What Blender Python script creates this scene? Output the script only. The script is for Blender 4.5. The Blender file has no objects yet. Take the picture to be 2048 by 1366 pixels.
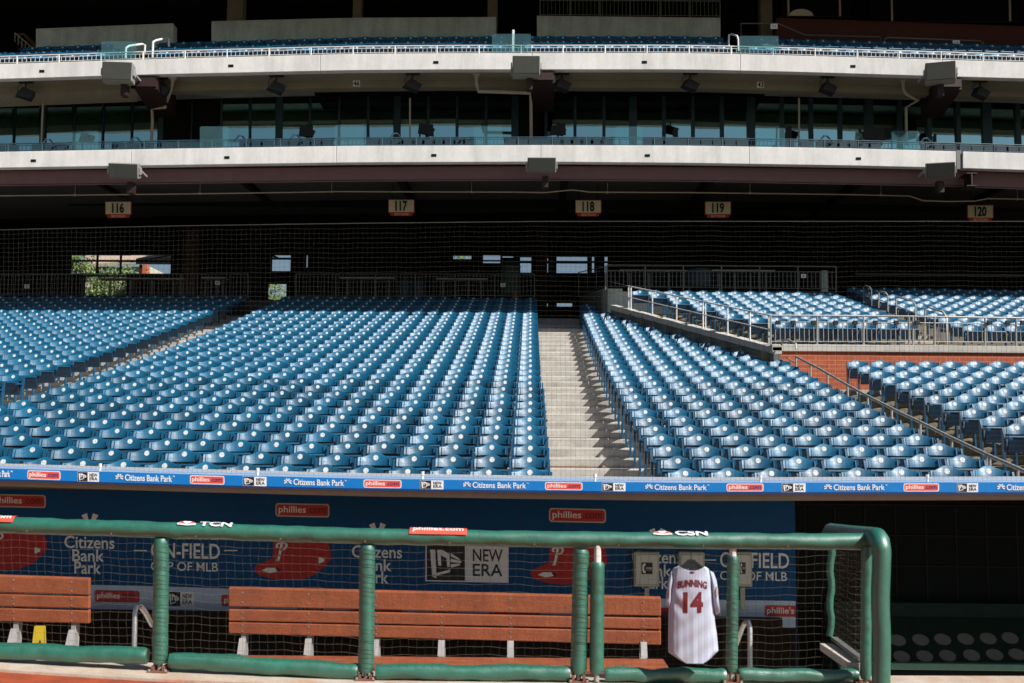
import bpy, math, random
import numpy as np
from mathutils import Vector, Matrix

R = random.Random(7)
sc = bpy.context.scene
rad = math.radians

# ------------------------------------------------------------------ camera
F = 2300.0                                   # focal length in pixels of the 2048 px wide photograph
EYE = Vector((0, 0, 1.65))
YAW, PITCH, ROLL = rad(0.9), rad(5.64), rad(0.55)
FWD = Vector((-math.sin(YAW) * math.cos(PITCH), math.cos(YAW) * math.cos(PITCH), math.sin(PITCH)))
R0 = Vector((math.cos(YAW), math.sin(YAW), 0))
U0 = R0.cross(FWD)
RT = R0 * math.cos(ROLL) + U0 * math.sin(ROLL)
UP = U0 * math.cos(ROLL) - R0 * math.sin(ROLL)
cam = bpy.data.cameras.new("camera")
cam.sensor_width = 36.0
cam.lens = F / 2048 * 36
cam.clip_start, cam.clip_end = 0.1, 2000
cam.dof.use_dof = True
cam.dof.focus_distance = 22.0
cam.dof.aperture_fstop = 3.5
camo = bpy.data.objects.new("camera", cam)
sc.collection.objects.link(camo)
M = Matrix.Identity(4)
for i in range(3):
    M[i][0], M[i][1], M[i][2], M[i][3] = RT[i], UP[i], -FWD[i], EYE[i]
camo.matrix_world = M
sc.camera = camo

# ------------------------------------------------------------------ sky, sun, exposure
SUN_EL, SUN_AZ = rad(43), rad(56)            # azimuth: to the right of straight behind the camera
sunv = Vector((math.sin(SUN_AZ) * math.cos(SUN_EL), -math.cos(SUN_AZ) * math.cos(SUN_EL), math.sin(SUN_EL)))
world = bpy.data.worlds.new("World")
sc.world = world
world.use_nodes = True
wn = world.node_tree
sky = wn.nodes.new("ShaderNodeTexSky")
sky.sky_type = 'NISHITA'
sky.sun_disc = False
sky.sun_elevation = SUN_EL
sky.sun_rotation = math.atan2(sunv.x, sunv.y)
wn.links.new(sky.outputs[0], wn.nodes["Background"].inputs[0])
wn.nodes["Background"].inputs[1].default_value = 0.043
sl = bpy.data.lights.new("sun", 'SUN')
sl.energy = 4.9
sl.angle = rad(0.5)
sl.color = (1.0, 0.965, 0.92)
so = bpy.data.objects.new("sun", sl)
so.rotation_euler = sunv.to_track_quat('Z', 'Y').to_euler()
so.location = (20, -20, 40)
sc.collection.objects.link(so)
sc.view_settings.view_transform = 'Standard'
sc.view_settings.look = 'None'
sc.view_settings.gamma = 1.0
sc.view_settings.use_curve_mapping = False
sc.view_settings.exposure = 0.55
sc.cycles.max_bounces = 6
sc.cycles.diffuse_bounces = 3
sc.cycles.glossy_bounces = 3
sc.cycles.transparent_max_bounces = 12
sc.cycles.use_denoising = True

# ------------------------------------------------------------------ photo pixel <-> place
def P(px, py, Y):
    """the point on the plane at distance Y (world y) that the photograph shows at pixel px, py"""
    d = FWD + RT * ((px - 1024) / F) - UP * ((py - 683) / F)
    return EYE + d * (Y / d.y)

def proj(p):
    q = Vector(p) - EYE
    w = q.dot(FWD)
    return 1024 + F * q.dot(RT) / w, 683 - F * q.dot(UP) / w

def bend(X, Y, z):
    """the stands' rows are not quite straight: they sag and rise a few centimetres towards the ends"""
    px, py = proj((X, Y, z))
    u = max(-1.25, min(1.25, (px - 1024) / 1024))
    return 0.05 * (py - 683) * u * u * Y / F

def curve(*pts):
    xs = [p[0] for p in pts]; ys = [p[1] for p in pts]
    def f(x):
        if x <= xs[0]:
            return ys[0] + (x - xs[0]) * (ys[1] - ys[0]) / (xs[1] - xs[0])
        if x >= xs[-1]:
            return ys[-1] + (x - xs[-1]) * (ys[-1] - ys[-2]) / (xs[-1] - xs[-2])
        return float(np.interp(x, xs, ys))
    return f

# ------------------------------------------------------------------ materials
def mat(name, col, rough=0.6, metal=0.0, var=0.0, vscale=6.0, bump=0.0, bscale=40.0, spec=0.5, streak=0.0, rnd=0.0, coat=0.0, dirt=None):
    m = bpy.data.materials.new(name)
    m.use_nodes = True
    nt = m.node_tree; N = nt.nodes; L = nt.links
    b = N["Principled BSDF"]
    b.inputs["Base Color"].default_value = (*col, 1)
    b.inputs["Roughness"].default_value = rough
    b.inputs["Metallic"].default_value = metal
    b.inputs["Specular IOR Level"].default_value = spec
    b.inputs["Coat Weight"].default_value = coat
    b.inputs["Coat Roughness"].default_value = 0.5
    b.inputs["Coat IOR"].default_value = 1.9
    tc = N.new("ShaderNodeTexCoord")
    last = None
    def noise(scale, sz=(1, 1, 1), det=6):
        mp = N.new("ShaderNodeMapping"); mp.inputs["Scale"].default_value = sz
        L.new(tc.outputs["Object"], mp.inputs[0])
        n = N.new("ShaderNodeTexNoise"); n.inputs["Scale"].default_value = scale
        n.inputs["Detail"].default_value = det; n.inputs["Roughness"].default_value = 0.65
        L.new(mp.outputs[0], n.inputs["Vector"])
        return n
    def ramped(n, lo, hi, a, c):
        r = N.new("ShaderNodeMapRange")
        r.inputs[1].default_value, r.inputs[2].default_value, r.inputs[3].default_value, r.inputs[4].default_value = lo, hi, a, c
        L.new(n, r.inputs[0]); return r.outputs[0]
    def mul(colsock, fac):
        x = N.new("ShaderNodeMix"); x.data_type = 'RGBA'; x.blend_type = 'MULTIPLY'
        x.inputs[0].default_value = 1.0
        L.new(colsock, x.inputs[6]); cb = N.new("ShaderNodeCombineColor")
        for i in range(3): L.new(fac, cb.inputs[i])
        L.new(cb.outputs[0], x.inputs[7]); return x.outputs[2]
    if var or streak or rnd or dirt:
        rgb = N.new("ShaderNodeRGB"); rgb.outputs[0].default_value = (*col, 1); last = rgb.outputs[0]
        if var:
            n = noise(vscale); last = mul(last, ramped(n.outputs[0], 0.3, 0.7, 1 - var, 1 + var * 0.5))
            n = noise(vscale * 9, det=3); last = mul(last, ramped(n.outputs[0], 0.3, 0.7, 1 - var * 0.5, 1 + var * 0.35))
        if streak:
            n = noise(1.0, (3.2, 3.2, 0.35)); last = mul(last, ramped(n.outputs[0], 0.42, 0.68, 1.0, 1 - streak))
        if rnd:
            oi = N.new("ShaderNodeObjectInfo"); last = mul(last, ramped(oi.outputs["Random"], 0, 1, 1 - rnd, 1 + rnd))
        if dirt:
            n = noise(2.3); x = N.new("ShaderNodeMix"); x.data_type = 'RGBA'
            L.new(ramped(n.outputs[0], 0.5, 0.72, 0.0, 0.75), x.inputs[0]); L.new(last, x.inputs[6]); x.inputs[7].default_value = (*dirt, 1)
            last = x.outputs[2]
        L.new(last, b.inputs["Base Color"])
        n = noise(vscale * 4)
        L.new(ramped(n.outputs[0], 0.3, 0.7, max(0.02, rough - 0.08), min(1, rough + 0.1)), b.inputs["Roughness"])
    if bump:
        n = noise(bscale); bp = N.new("ShaderNodeBump"); bp.inputs["Strength"].default_value = bump; bp.inputs["Distance"].default_value = 0.01
        L.new(n.outputs[0], bp.inputs["Height"]); L.new(bp.outputs[0], b.inputs["Normal"])
    return m

def brick_mat(name):
    m = mat(name, (0.3, 0.1, 0.05), 0.85)
    nt = m.node_tree; N = nt.nodes; L = nt.links; b = N["Principled BSDF"]
    tc = [n for n in N if n.type == 'TEX_COORD'][0]
    sp = N.new("ShaderNodeSeparateXYZ"); L.new(tc.outputs["Object"], sp.inputs[0])
    cb = N.new("ShaderNodeCombineXYZ"); L.new(sp.outputs[0], cb.inputs[0]); L.new(sp.outputs[2], cb.inputs[1])
    br = N.new("ShaderNodeTexBrick"); L.new(cb.outputs[0], br.inputs["Vector"])
    br.inputs["Color1"].default_value = (0.40, 0.088, 0.034, 1); br.inputs["Color2"].default_value = (0.31, 0.066, 0.028, 1)
    br.inputs["Mortar"].default_value = (0.50, 0.20, 0.11, 1)
    br.inputs["Scale"].default_value = 1.0; br.inputs["Mortar Size"].default_value = 0.007
    br.inputs["Brick Width"].default_value = 0.30; br.inputs["Row Height"].default_value = 0.1; br.inputs["Bias"].default_value = -0.2
    L.new(br.outputs[0], b.inputs["Base Color"])
    bp = N.new("ShaderNodeBump"); bp.invert = True; bp.inputs["Strength"].default_value = 0.5; bp.inputs["Distance"].default_value = 0.01
    L.new(br.outputs["Fac"], bp.inputs["Height"]); L.new(bp.outputs[0], b.inputs["Normal"])
    return m

def stripe_mat(name):
    m = mat(name, (0.78, 0.79, 0.82), 0.8, bump=0.15, bscale=300)
    nt = m.node_tree; N = nt.nodes; L = nt.links; b = N["Principled BSDF"]
    tc = [n for n in N if n.type == 'TEX_COORD'][0]
    sp = N.new("ShaderNodeSeparateXYZ"); L.new(tc.outputs["Object"], sp.inputs[0])
    d = N.new("ShaderNodeMath"); d.operation = 'MULTIPLY'; d.inputs[1].default_value = 1 / 0.0215; L.new(sp.outputs[0], d.inputs[0])
    fr = N.new("ShaderNodeMath"); fr.operation = 'FRACT'; L.new(d.outputs[0], fr.inputs[0])
    lt = N.new("ShaderNodeMath"); lt.operation = 'LESS_THAN'; lt.inputs[1].default_value = 0.10; L.new(fr.outputs[0], lt.inputs[0])
    x = N.new("ShaderNodeMix"); x.data_type = 'RGBA'; L.new(lt.outputs[0], x.inputs[0])
    x.inputs[6].default_value = (0.42, 0.48, 0.57, 1); x.inputs[7].default_value = (0.30, 0.30, 0.40, 1)
    L.new(x.outputs[2], b.inputs["Base Color"])
    return m

def glass_mat(name, col, amount):
    m = bpy.data.materials.new(name); m.use_nodes = True
    nt = m.node_tree; N = nt.nodes; L = nt.links
    b = N["Principled BSDF"]; b.inputs["Base Color"].default_value = (*col, 1); b.inputs["Roughness"].default_value = 0.08
    t = N.new("ShaderNodeBsdfTransparent"); t.inputs[0].default_value = (0.8, 0.95, 0.97, 1)
    x = N.new("ShaderNodeMixShader"); x.inputs[0].default_value = amount
    L.new(t.outputs[0], x.inputs[1]); L.new(b.outputs[0], x.inputs[2]); L.new(x.outputs[0], N["Material Output"].inputs[0])
    return m

K = dict(
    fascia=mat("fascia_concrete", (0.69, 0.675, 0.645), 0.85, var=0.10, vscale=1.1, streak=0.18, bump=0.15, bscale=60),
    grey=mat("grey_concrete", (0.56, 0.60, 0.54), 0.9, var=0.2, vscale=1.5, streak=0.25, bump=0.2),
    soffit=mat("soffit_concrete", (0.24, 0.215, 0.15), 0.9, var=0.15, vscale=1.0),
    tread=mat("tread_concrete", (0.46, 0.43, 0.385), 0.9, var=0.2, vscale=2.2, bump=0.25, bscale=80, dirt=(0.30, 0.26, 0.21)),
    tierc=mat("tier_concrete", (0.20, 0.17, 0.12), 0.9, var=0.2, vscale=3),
    coping=mat("coping_concrete", (0.50, 0.47, 0.42), 0.9, var=0.15, vscale=4, streak=0.1),
    roughc=mat("rough_concrete", (0.13, 0.13, 0.12), 0.95, var=0.35, vscale=18, bump=0.4),
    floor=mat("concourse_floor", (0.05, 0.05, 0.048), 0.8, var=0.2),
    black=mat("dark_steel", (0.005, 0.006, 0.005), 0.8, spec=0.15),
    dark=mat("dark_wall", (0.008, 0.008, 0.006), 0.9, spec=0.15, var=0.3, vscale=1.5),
    darkbrown=mat("dark_brown", (0.022, 0.014, 0.010), 0.8, spec=0.2, var=0.2),
    browncol=mat("brown_column", (0.09, 0.045, 0.035), 0.8, var=0.15),
    purple=mat("oxide_steel", (0.20, 0.105, 0.105), 0.6, var=0.1, vscale=2),
    oxide=mat("red_oxide", (0.022, 0.007, 0.006), 0.6, var=0.15),
    redlead=mat("orange_red_steel", (0.55, 0.12, 0.06), 0.6, var=0.1),
    floorc=mat("bounce_concrete", (0.42, 0.38, 0.33), 0.9, var=0.2),  # kept pale so the unseen dugout floor bounces light onto the back wall
    speaker=mat("speaker_cloth", (0.036, 0.038, 0.031), 0.9, var=0.12, vscale=5, bump=0.3, bscale=120),
    speakerbox=mat("speaker_box", (0.22, 0.215, 0.19), 0.7, var=0.1),
    blackplastic=mat("black_plastic", (0.010, 0.011, 0.011), 0.6),
    galv=mat("galvanised_steel", (0.36, 0.35, 0.325), 0.45, 0.25, var=0.12, vscale=8),
    galvdark=mat("shade_toned_steel", (0.17, 0.18, 0.17), 0.5, 0.2, var=0.12, vscale=8),  # darker copy of the galvanised steel: shade put into the colour of dim rails
    whitesteel=mat("white_painted_steel", (0.72, 0.71, 0.68), 0.5, var=0.1),
    bluesteel=mat("blue_grey_steel", (0.018, 0.050, 0.070), 0.5, var=0.12),
    pipe=mat("cream_pipe", (0.42, 0.36, 0.26), 0.6, var=0.1),
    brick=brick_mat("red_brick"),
    darkbrick=mat("shaded_brick", (0.085, 0.022, 0.016), 0.9, var=0.2, vscale=6),  # red brick again, with the shade under the deck put into its colour
    winglass=mat("mirror_glass", (0.44, 0.70, 0.64), 0.03, 1.0),
    panelglass=glass_mat("clear_panel", (0.16, 0.30, 0.33), 0.15),
    darkglass=mat("dark_glass", (0.004, 0.006, 0.006), 0.05),
    counter=mat("blue_counter", (0.02, 0.045, 0.06), 0.45),
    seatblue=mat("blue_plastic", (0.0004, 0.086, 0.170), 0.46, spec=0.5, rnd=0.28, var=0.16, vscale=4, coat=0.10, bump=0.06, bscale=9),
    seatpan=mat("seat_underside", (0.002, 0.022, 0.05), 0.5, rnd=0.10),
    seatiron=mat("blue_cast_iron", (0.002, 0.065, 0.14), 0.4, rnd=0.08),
    disc=mat("white_disc", (0.60, 0.62, 0.62), 0.6, var=0.1, vscale=8),
    green=mat("green_vinyl", (0.003, 0.125, 0.077), 0.45, spec=0.7, coat=0.6, var=0.22, vscale=6, bump=0.55, bscale=9, dirt=(0.008, 0.095, 0.06)),
    greendark=mat("dark_green_vinyl", (0.005, 0.090, 0.062), 0.42, var=0.15, vscale=5, bump=0.3, bscale=14),
    greenrack=mat("rack_green", (0.008, 0.022, 0.015), 0.7, spec=0.2, var=0.2),
    clay=mat("red_clay", (0.35, 0.057, 0.012), 0.95, var=0.35, vscale=5, bump=1.0, bscale=60),
    grass=mat("mown_grass", (0.04, 0.09, 0.02), 0.9, var=0.3),
    kerb=mat("kerb_concrete", (0.47, 0.39, 0.31), 0.9, var=0.2, vscale=6, bump=0.3, dirt=(0.42, 0.17, 0.08)),
    bench=mat("stained_wood", (0.28, 0.074, 0.027), 0.55, var=0.28, vscale=5, bump=0.35, bscale=45, dirt=(0.19, 0.05, 0.028)),
    benchleg=mat("bench_leg", (0.33, 0.315, 0.30), 0.5, var=0.15),
    wallblue=mat("wall_blue", (0.001, 0.068, 0.195), 0.45, spec=0.2, var=0.08, vscale=1.5),
    wallblack=mat("wall_black", (0.004, 0.007, 0.006), 0.8, spec=0.12),
    bandblue=mat("pale_blue_band", (0.48, 0.60, 0.74), 0.5, var=0.06),
    fblue=mat("banner_blue", (0.003, 0.18, 0.52), 0.4, var=0.06, vscale=3, bump=0.1, bscale=8),
    flip=mat("banner_dark_blue", (0.003, 0.03, 0.13), 0.5),
    rooftop=mat("roof_pale_blue", (0.30, 0.42, 0.60), 0.6, var=0.12, vscale=4),
    beige=mat("beige_beam", (0.40, 0.34, 0.25), 0.8, var=0.1),
    white=mat("white_print", (0.78, 0.78, 0.78), 0.5),
    wallwhite=mat("wall_white_print", (0.78, 0.80, 0.78), 0.5),
    red=mat("red_print", (0.50, 0.028, 0.020), 0.5),
    orangered=mat("orange_red_print", (0.72, 0.085, 0.05), 0.5),
    capred=mat("cap_red", (0.45, 0.014, 0.016), 0.6, var=0.1),
    capdark=mat("cap_dark_red", (0.16, 0.006, 0.008), 0.6),
    navy=mat("navy_print", (0.012, 0.02, 0.14), 0.5),
    blackprint=mat("black_print", (0.01, 0.01, 0.011), 0.5),
    cream=mat("cream_sign", (0.80, 0.72, 0.48), 0.6, var=0.06),
    yellow=mat("yellow_plastic", (0.50, 0.36, 0.02), 0.5),
    jersey=stripe_mat("pinstripe_cloth"),
    crimson=mat("crimson_twill", (0.14, 0.004, 0.010), 0.7),
    phone=mat("grey_phone_box", (0.62, 0.62, 0.54), 0.5, var=0.1),
    phonedark=mat("phone_trim", (0.42, 0.42, 0.35), 0.6),
    netdark=mat("net_twine", (0.036, 0.036, 0.027), 0.8),
    nettan=mat("tan_twine", (0.12, 0.105, 0.068), 0.8),
    chrome=mat("brushed_steel", (0.62, 0.60, 0.57), 0.3, 0.8),
    rust=mat("rusty_steel", (0.20, 0.08, 0.045), 0.8, var=0.3, vscale=20),
    leaf=mat("leaf", (0.06, 0.105, 0.022), 0.6, var=0.4, vscale=2),
    leaflight=mat("pale_leaf", (0.15, 0.21, 0.055), 0.6, var=0.3, vscale=2),
    bark=mat("bark", (0.08, 0.06, 0.04), 0.9),
    insert=mat("grey_insert", (0.14, 0.145, 0.125), 0.7, var=0.15, vscale=10),
    cone=mat("orange_cone", (0.70, 0.07, 0.02), 0.5),
    bin=mat("green_bin", (0.01, 0.05, 0.03), 0.5),
    barrel=mat("navy_barrel", (0.01, 0.03, 0.05), 0.5),
    tan=mat("tan_wall", (0.55, 0.50, 0.42), 0.8, var=0.1),
    roofing=mat("brown_roofing", (0.42, 0.32, 0.25), 0.8, var=0.15),
)

# ------------------------------------------------------------------ mesh helpers
class MB:
    def __init__(s):
        s.v = []; s.f = []; s.m = []
    def add(s, vs, fs, mi=0):
        o = len(s.v)
        s.v += [tuple(v) for v in vs]
        s.f += [tuple(i + o for i in f) for f in fs]
        s.m += [mi] * len(fs)
        return s
    def hexa(s, a, b, mi=0):
        n = len(a)
        fs = [tuple(range(n))[::-1], tuple(range(n, 2 * n))] + [(i, (i + 1) % n, n + (i + 1) % n, n + i) for i in range(n)]
        return s.add(list(a) + list(b), fs, mi)
    def box(s, x0, x1, y0, y1, z0, z1, mi=0):
        return s.hexa([(x0, y0, z0), (x1, y0, z0), (x1, y1, z0), (x0, y1, z0)], [(x0, y0, z1), (x1, y0, z1), (x1, y1, z1), (x0, y1, z1)], mi)
    def bar(s, p, q, w, h=None, side=None, mi=0):
        p, q = Vector(p), Vector(q); h = h or w
        d = (q - p).normalized()
        a = Vector(side) if side else (d.cross(Vector((0, 0, 1))) if abs(d.z) < 0.95 else Vector((1, 0, 0)))
        a = (a - d * a.dot(d)).normalized(); b = a.cross(d)
        c = [a * (w / 2 * i) + b * (h / 2 * j) for i, j in ((-1, -1), (1, -1), (1, 1), (-1, 1))]
        return s.hexa([p + x for x in c], [q + x for x in c], mi)
    def tube(s, pts, r, n=8, mi=0):
        pts = [Vector(p) for p in pts]
        rs = r if isinstance(r, (list, tuple)) else [r] * len(pts)
        o = len(s.v); prev = None
        for i, p in enumerate(pts):
            t = (pts[min(i + 1, len(pts) - 1)] - pts[max(i - 1, 0)]).normalized()
            if prev is None:
                a = t.cross(Vector((0, 0, 1)) if abs(t.z) < 0.9 else Vector((0, 1, 0))).normalized()
            else:
                a = (prev - t * prev.dot(t)).normalized()
            prev = a; b = t.cross(a)
            for k in range(n):
                g = 2 * math.pi * k / n
                s.v.append(tuple(p + (a * math.cos(g) + b * math.sin(g)) * rs[i]))
        for i in range(len(pts) - 1):
            for k in range(n):
                s.f.append((o + i * n + k, o + i * n + (k + 1) % n, o + (i + 1) * n + (k + 1) % n, o + (i + 1) * n + k)); s.m.append(mi)
        s.f.append(tuple(o + k for k in range(n))[::-1]); s.m.append(mi)
        s.f.append(tuple(o + (len(pts) - 1) * n + k for k in range(n))); s.m.append(mi)
        return s
    def loft(s, secs, mi=0, caps=True):
        n = len(secs[0]); o = len(s.v)
        for c in secs: s.v += [tuple(p) for p in c]
        for i in range(len(secs) - 1):
            for k in range(n):
                s.f.append((o + i * n + k, o + i * n + (k + 1) % n, o + (i + 1) * n + (k + 1) % n, o + (i + 1) * n + k)); s.m.append(mi)
        if caps:
            s.f.append(tuple(o + k for k in range(n))[::-1]); s.m.append(mi)
            s.f.append(tuple(o + (len(secs) - 1) * n + k for k in range(n))); s.m.append(mi)
        return s
    def plate(s, pts, off, mi=0):
        off = Vector(off)
        return s.hexa([Vector(p) for p in pts], [Vector(p) + off for p in pts], mi)
    def build(s, name, mats, parent=None, smooth=False, bevel=0.0):
        me = bpy.data.meshes.new(name)
        me.from_pydata(s.v, [], s.f)
        ml = mats if isinstance(mats, (list, tuple)) else [mats]
        for m in ml: me.materials.append(K[m] if isinstance(m, str) else m)
        if len(ml) > 1: me.polygons.foreach_set("material_index", s.m)
        import bmesh
        bm = bmesh.new(); bm.from_mesh(me); bmesh.ops.recalc_face_normals(bm, faces=bm.faces); bm.to_mesh(me); bm.free()
        if smooth:
            me.polygons.foreach_set("use_smooth", [True] * len(me.polygons)); me.set_sharp_from_angle(angle=rad(40))
        me.update()
        o = bpy.data.objects.new(name, me); sc.collection.objects.link(o)
        if bevel:
            b = o.modifiers.new("bevel", 'BEVEL'); b.width = bevel; b.segments = 2; b.limit_method = 'ANGLE'
        put(o, parent)
        return o

from mathutils import noise as mnoise
def crumple(mb, amp, seed, f=9.0):
    """dents and creases in padding: moves the points by a few millimetres"""
    out = []
    for v in mb.v:
        p = Vector(v); q = p + Vector((seed * 7.3, 0, 0))
        d = mnoise.noise(q * f) * amp + mnoise.noise(Vector((q.x * 5, q.y * 26, q.z * 26))) * amp * .7 - max(0, mnoise.noise(q * 3.1) - .25) * amp * 2.2
        out.append((p.x + .3 * d, p.y + d, p.z + .8 * d))
    mb.v = out; return mb

def put(o, parent):
    if parent is not None:
        o.parent = parent
        if parent.type == 'EMPTY':
            o.matrix_parent_inverse = Matrix.Translation(-parent.location)

def thing(name, label, cat, loc=(0, 0, 0), group=None):
    o = bpy.data.objects.new(name, None); sc.collection.objects.link(o)
    o.empty_display_size = 0.2; o.location = loc
    o["label"] = label; o["category"] = cat
    if group: o["group"] = group
    return o

def tag(o, label, cat, group=None):
    o["label"] = label; o["category"] = cat
    if group: o["group"] = group
    return o

def struct(o):
    o["kind"] = "structure"; return o

_tc = {}
def fine(v, fs, step):
    """cut lettering into small faces so that it can follow a curved surface"""
    import bmesh
    bm = bmesh.new(); vs = [bm.verts.new(p) for p in v]
    for f in fs:
        try: bm.faces.new([vs[i] for i in f])
        except ValueError: pass
    for _ in range(4):
        bmesh.ops.triangulate(bm, faces=bm.faces)
        ed = [e for e in bm.edges if e.calc_length() > step]
        if not ed: break
        bmesh.ops.subdivide_edges(bm, edges=ed, cuts=1)
    bmesh.ops.triangulate(bm, faces=bm.faces); bm.verts.index_update()
    out = np.array([x.co[:] for x in bm.verts]), [tuple(q.index for q in f.verts) for f in bm.faces]
    bm.free(); return out

def text_geo(s, bold):
    if (s, bold) not in _tc:
        cu = bpy.data.curves.new("lettering", 'FONT'); cu.body = s; cu.offset = bold; cu.extrude = 0.02; cu.resolution_u = 3
        ob = bpy.data.objects.new("lettering", cu); me = ob.to_mesh()
        v = np.array([x.co[:] for x in me.vertices]); fs = [tuple(p.vertices) for p in me.polygons]
        ob.to_mesh_clear(); bpy.data.objects.remove(ob); bpy.data.curves.remove(cu)
        lo, hi = v.min(0), v.max(0)
        _tc[(s, bold)] = ((v - lo) / np.maximum(hi - lo, 1e-6), fs)
    return _tc[(s, bold)]

def put_text(mb, s, fn, bold=0.0, mi=0, step=0):
    """fn(u, v, w): u, v in 0..1 over the ink box, w 0..1 outwards"""
    v, fs = text_geo(s, bold)
    if step: v, fs = fine(v, fs, step)
    return mb.add([fn(a, b, c) for a, b, c in v], fs, mi)

def pbox(px0, py0, px1, py1, D, t0=0.002, t1=0.004, rot=0.0):
    """maps a unit box onto the face at distance D that covers the photo's pixel box"""
    cx, cy = (px0 + px1) / 2, (py0 + py1) / 2
    def fn(u, v, w):
        x = px0 + (px1 - px0) * u - cx; y = py1 + (py0 - py1) * v - cy
        p = P(cx + x, cy + y + x * rot, D); p.y -= t0 + (t1 - t0) * w
        return p
    return fn

def rrect(fn, x0=0., z0=0., x1=1., z1=1., rx=0.06, rz=0.25, n=5):
    pts = []
    for cx, cz, a0 in ((x1 - rx, z1 - rz, 0), (x0 + rx, z1 - rz, 90), (x0 + rx, z0 + rz, 180), (x1 - rx, z0 + rz, 270)):
        for i in range(n):
            a = rad(a0 + 90 * i / (n - 1)); pts.append((cx + rx * math.cos(a), cz + rz * math.sin(a)))
    return pts

def shape(mb, fn, pts, mi=0, w0=0.0, w1=1.0):
    return mb.hexa([fn(u, v, w0) for u, v in pts], [fn(u, v, w1) for u, v in pts], mi)

def disc_pts(cx, cz, rx, rz, n=16):
    return [(cx + rx * math.cos(2 * math.pi * i / n), cz + rz * math.sin(2 * math.pi * i / n)) for i in range(n)]

# ================================================================== GROUND
D_RAIL, D_ROOF, D_WALL = 8.65, 11.2, 13.2
ybase = curve((0, 1322), (320, 1342), (735, 1358), (1160, 1363), (1760, 1366), (2048, 1367))
XS = [x for x in range(-300, 2400, 100)]

def ground_z(px):
    return P(px, ybase(px), D_RAIL).z - 0.005
gx = [-60.0] + [P(x, ybase(x), D_RAIL).x for x in XS] + [60.0]
gz = [ground_z(XS[0])] + [ground_z(x) for x in XS] + [ground_z(XS[-1])]
mb = MB()
gy = [-120, -60, -30, -10, 0, 4, 6, 7, 7.6, 8.0, 8.38]
o0 = 0
for j, y in enumerate(gy):
    for x, z in zip(gx, gz): mb.v.append((x, y, z - 0.018))
nx = len(gx)
for j in range(len(gy) - 1):
    for i in range(nx - 1):
        mb.f.append((j * nx + i, j * nx + i + 1, (j + 1) * nx + i + 1, (j + 1) * nx + i)); mb.m.append(1 if gy[j + 1] <= 0 else 0)
struct(mb.build("infield_ground", ["clay", "grass"]))
mb = MB()
mb.loft([[(x, 8.38, z - 0.3), (x, 8.38, z), (x, 8.95, z + 0.003), (x, 8.95, z - 1.0)] for x, z in zip(gx, gz)])
struct(mb.build("dugout_kerb", "kerb"))
XL, XR = -9.5, 9.5
mb = MB()
mb.box(XL, XR, 8.95, 13.6, -1.2, -0.95)
for i, (y0, z) in enumerate(((8.95, -0.25), (9.25, -0.48), (9.55, -0.72))): mb.box(XL, 2.4, y0 + 0.001, y0 + 0.3, -0.949, z)
struct(mb.build("dugout_floor", "floorc"))
mb = MB(); mb.box(-400, 400, 56.5, 600, 5.6, 6.4)
struct(mb.build("outside_ground", "grass"))

# ================================================================== SEATING TERRACES
YTAB = [945, 918.6, 898, 876.7, 855, 837.2, 820.8, 804.6, 791.2, 777.7, 764.7, 753, 742.1, 730.7, 720.1, 710.8, 699.6, 691.3, 683.5, 674.7, 668.3, 661.9, 652.9, 646.4, 639.3, 632.4, 626, 619.8, 614, 608.3, 602.6, 596.9]
NR = len(YTAB)
DK = [14.2 + 0.84 * k for k in range(NR)]
zd = np.polyval(np.polyfit(range(NR), [P(1062, y, d).z for y, d in zip(YTAB, DK)], 3), range(NR))
DOT = 0.775
ZT = [float(z) - DOT for z in zd]                       # tread heights
DU = [27.6 + 0.84 * j for j in range(14)]
yu = np.polyval(np.polyfit(range(10), [646, 637.6, 630, 623, 616.7, 610, 603.6, 597, 590.8, 584], 2), range(14))
zu = [P(1740 - 6 * j, yu[j], DU[j]).z for j in range(10)]
zu = list(np.polyval(np.polyfit(range(10), zu, 1), range(14)))
ZU = [float(z) - DOT for z in zu]

def terrace(x0, x1, rows, D, Z, zb, step=0.8, back=None, joints=0):
    mb = MB(); n = max(2, int((x1 - x0) / step)); xs = [x0 + (x1 - x0) * i / n for i in range(n + 1)]
    secs = []
    for x in xs:
        prof = []
        for r in rows:
            y0 = D[r] - 0.60; y1 = D[r] + 0.24
            b = bend(x, D[r], Z[r])
            prof += [(x, y0, Z[r] + b - 0.03), (x, y0 + 0.012, Z[r] + b), (x, y1, Z[r] + b)]
        if back: prof.append((x, back, Z[rows[-1]] + bend(x, D[rows[-1]], Z[rows[-1]])))
        prof.append((x, (back or D[rows[-1]] + 0.24), zb)); prof.append((x, D[rows[0]] - 0.60, zb))
        secs.append(prof)
    mb.loft(secs)
    return mb

AX0, AX1 = 0.285, 1.66                                  # stairs between the two middle blocks
struct(terrace(-24, AX0, list(range(NR)), DK, ZT, -1.1).build("terrace", "tread"))
mb = terrace(AX0 + 0.002, AX1 - 0.002, list(range(NR)), DK, [z for z in ZT], -1.1, step=0.7)
struct(mb.build("stairs", "tread"))
struct(terrace(AX1, 7.02, list(range(NR)), DK, ZT, -1.1).build("terrace", "tread"))
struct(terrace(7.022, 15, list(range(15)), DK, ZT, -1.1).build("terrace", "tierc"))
# joint lines under every third step: thin dark strips in the riser foot
mb = MB()
for k in range(2, NR, 3):
    y = DK[k] + 0.24
    mb.box(AX0 + 0.01, AX1 - 0.01, y - 0.006, y + 0.01, ZT[k] + 0.001 + bend(1, y, ZT[k]), ZT[k] + 0.022 + bend(1, y, ZT[k]))
struct(mb.build("stair_joint", "rust"))

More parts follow.
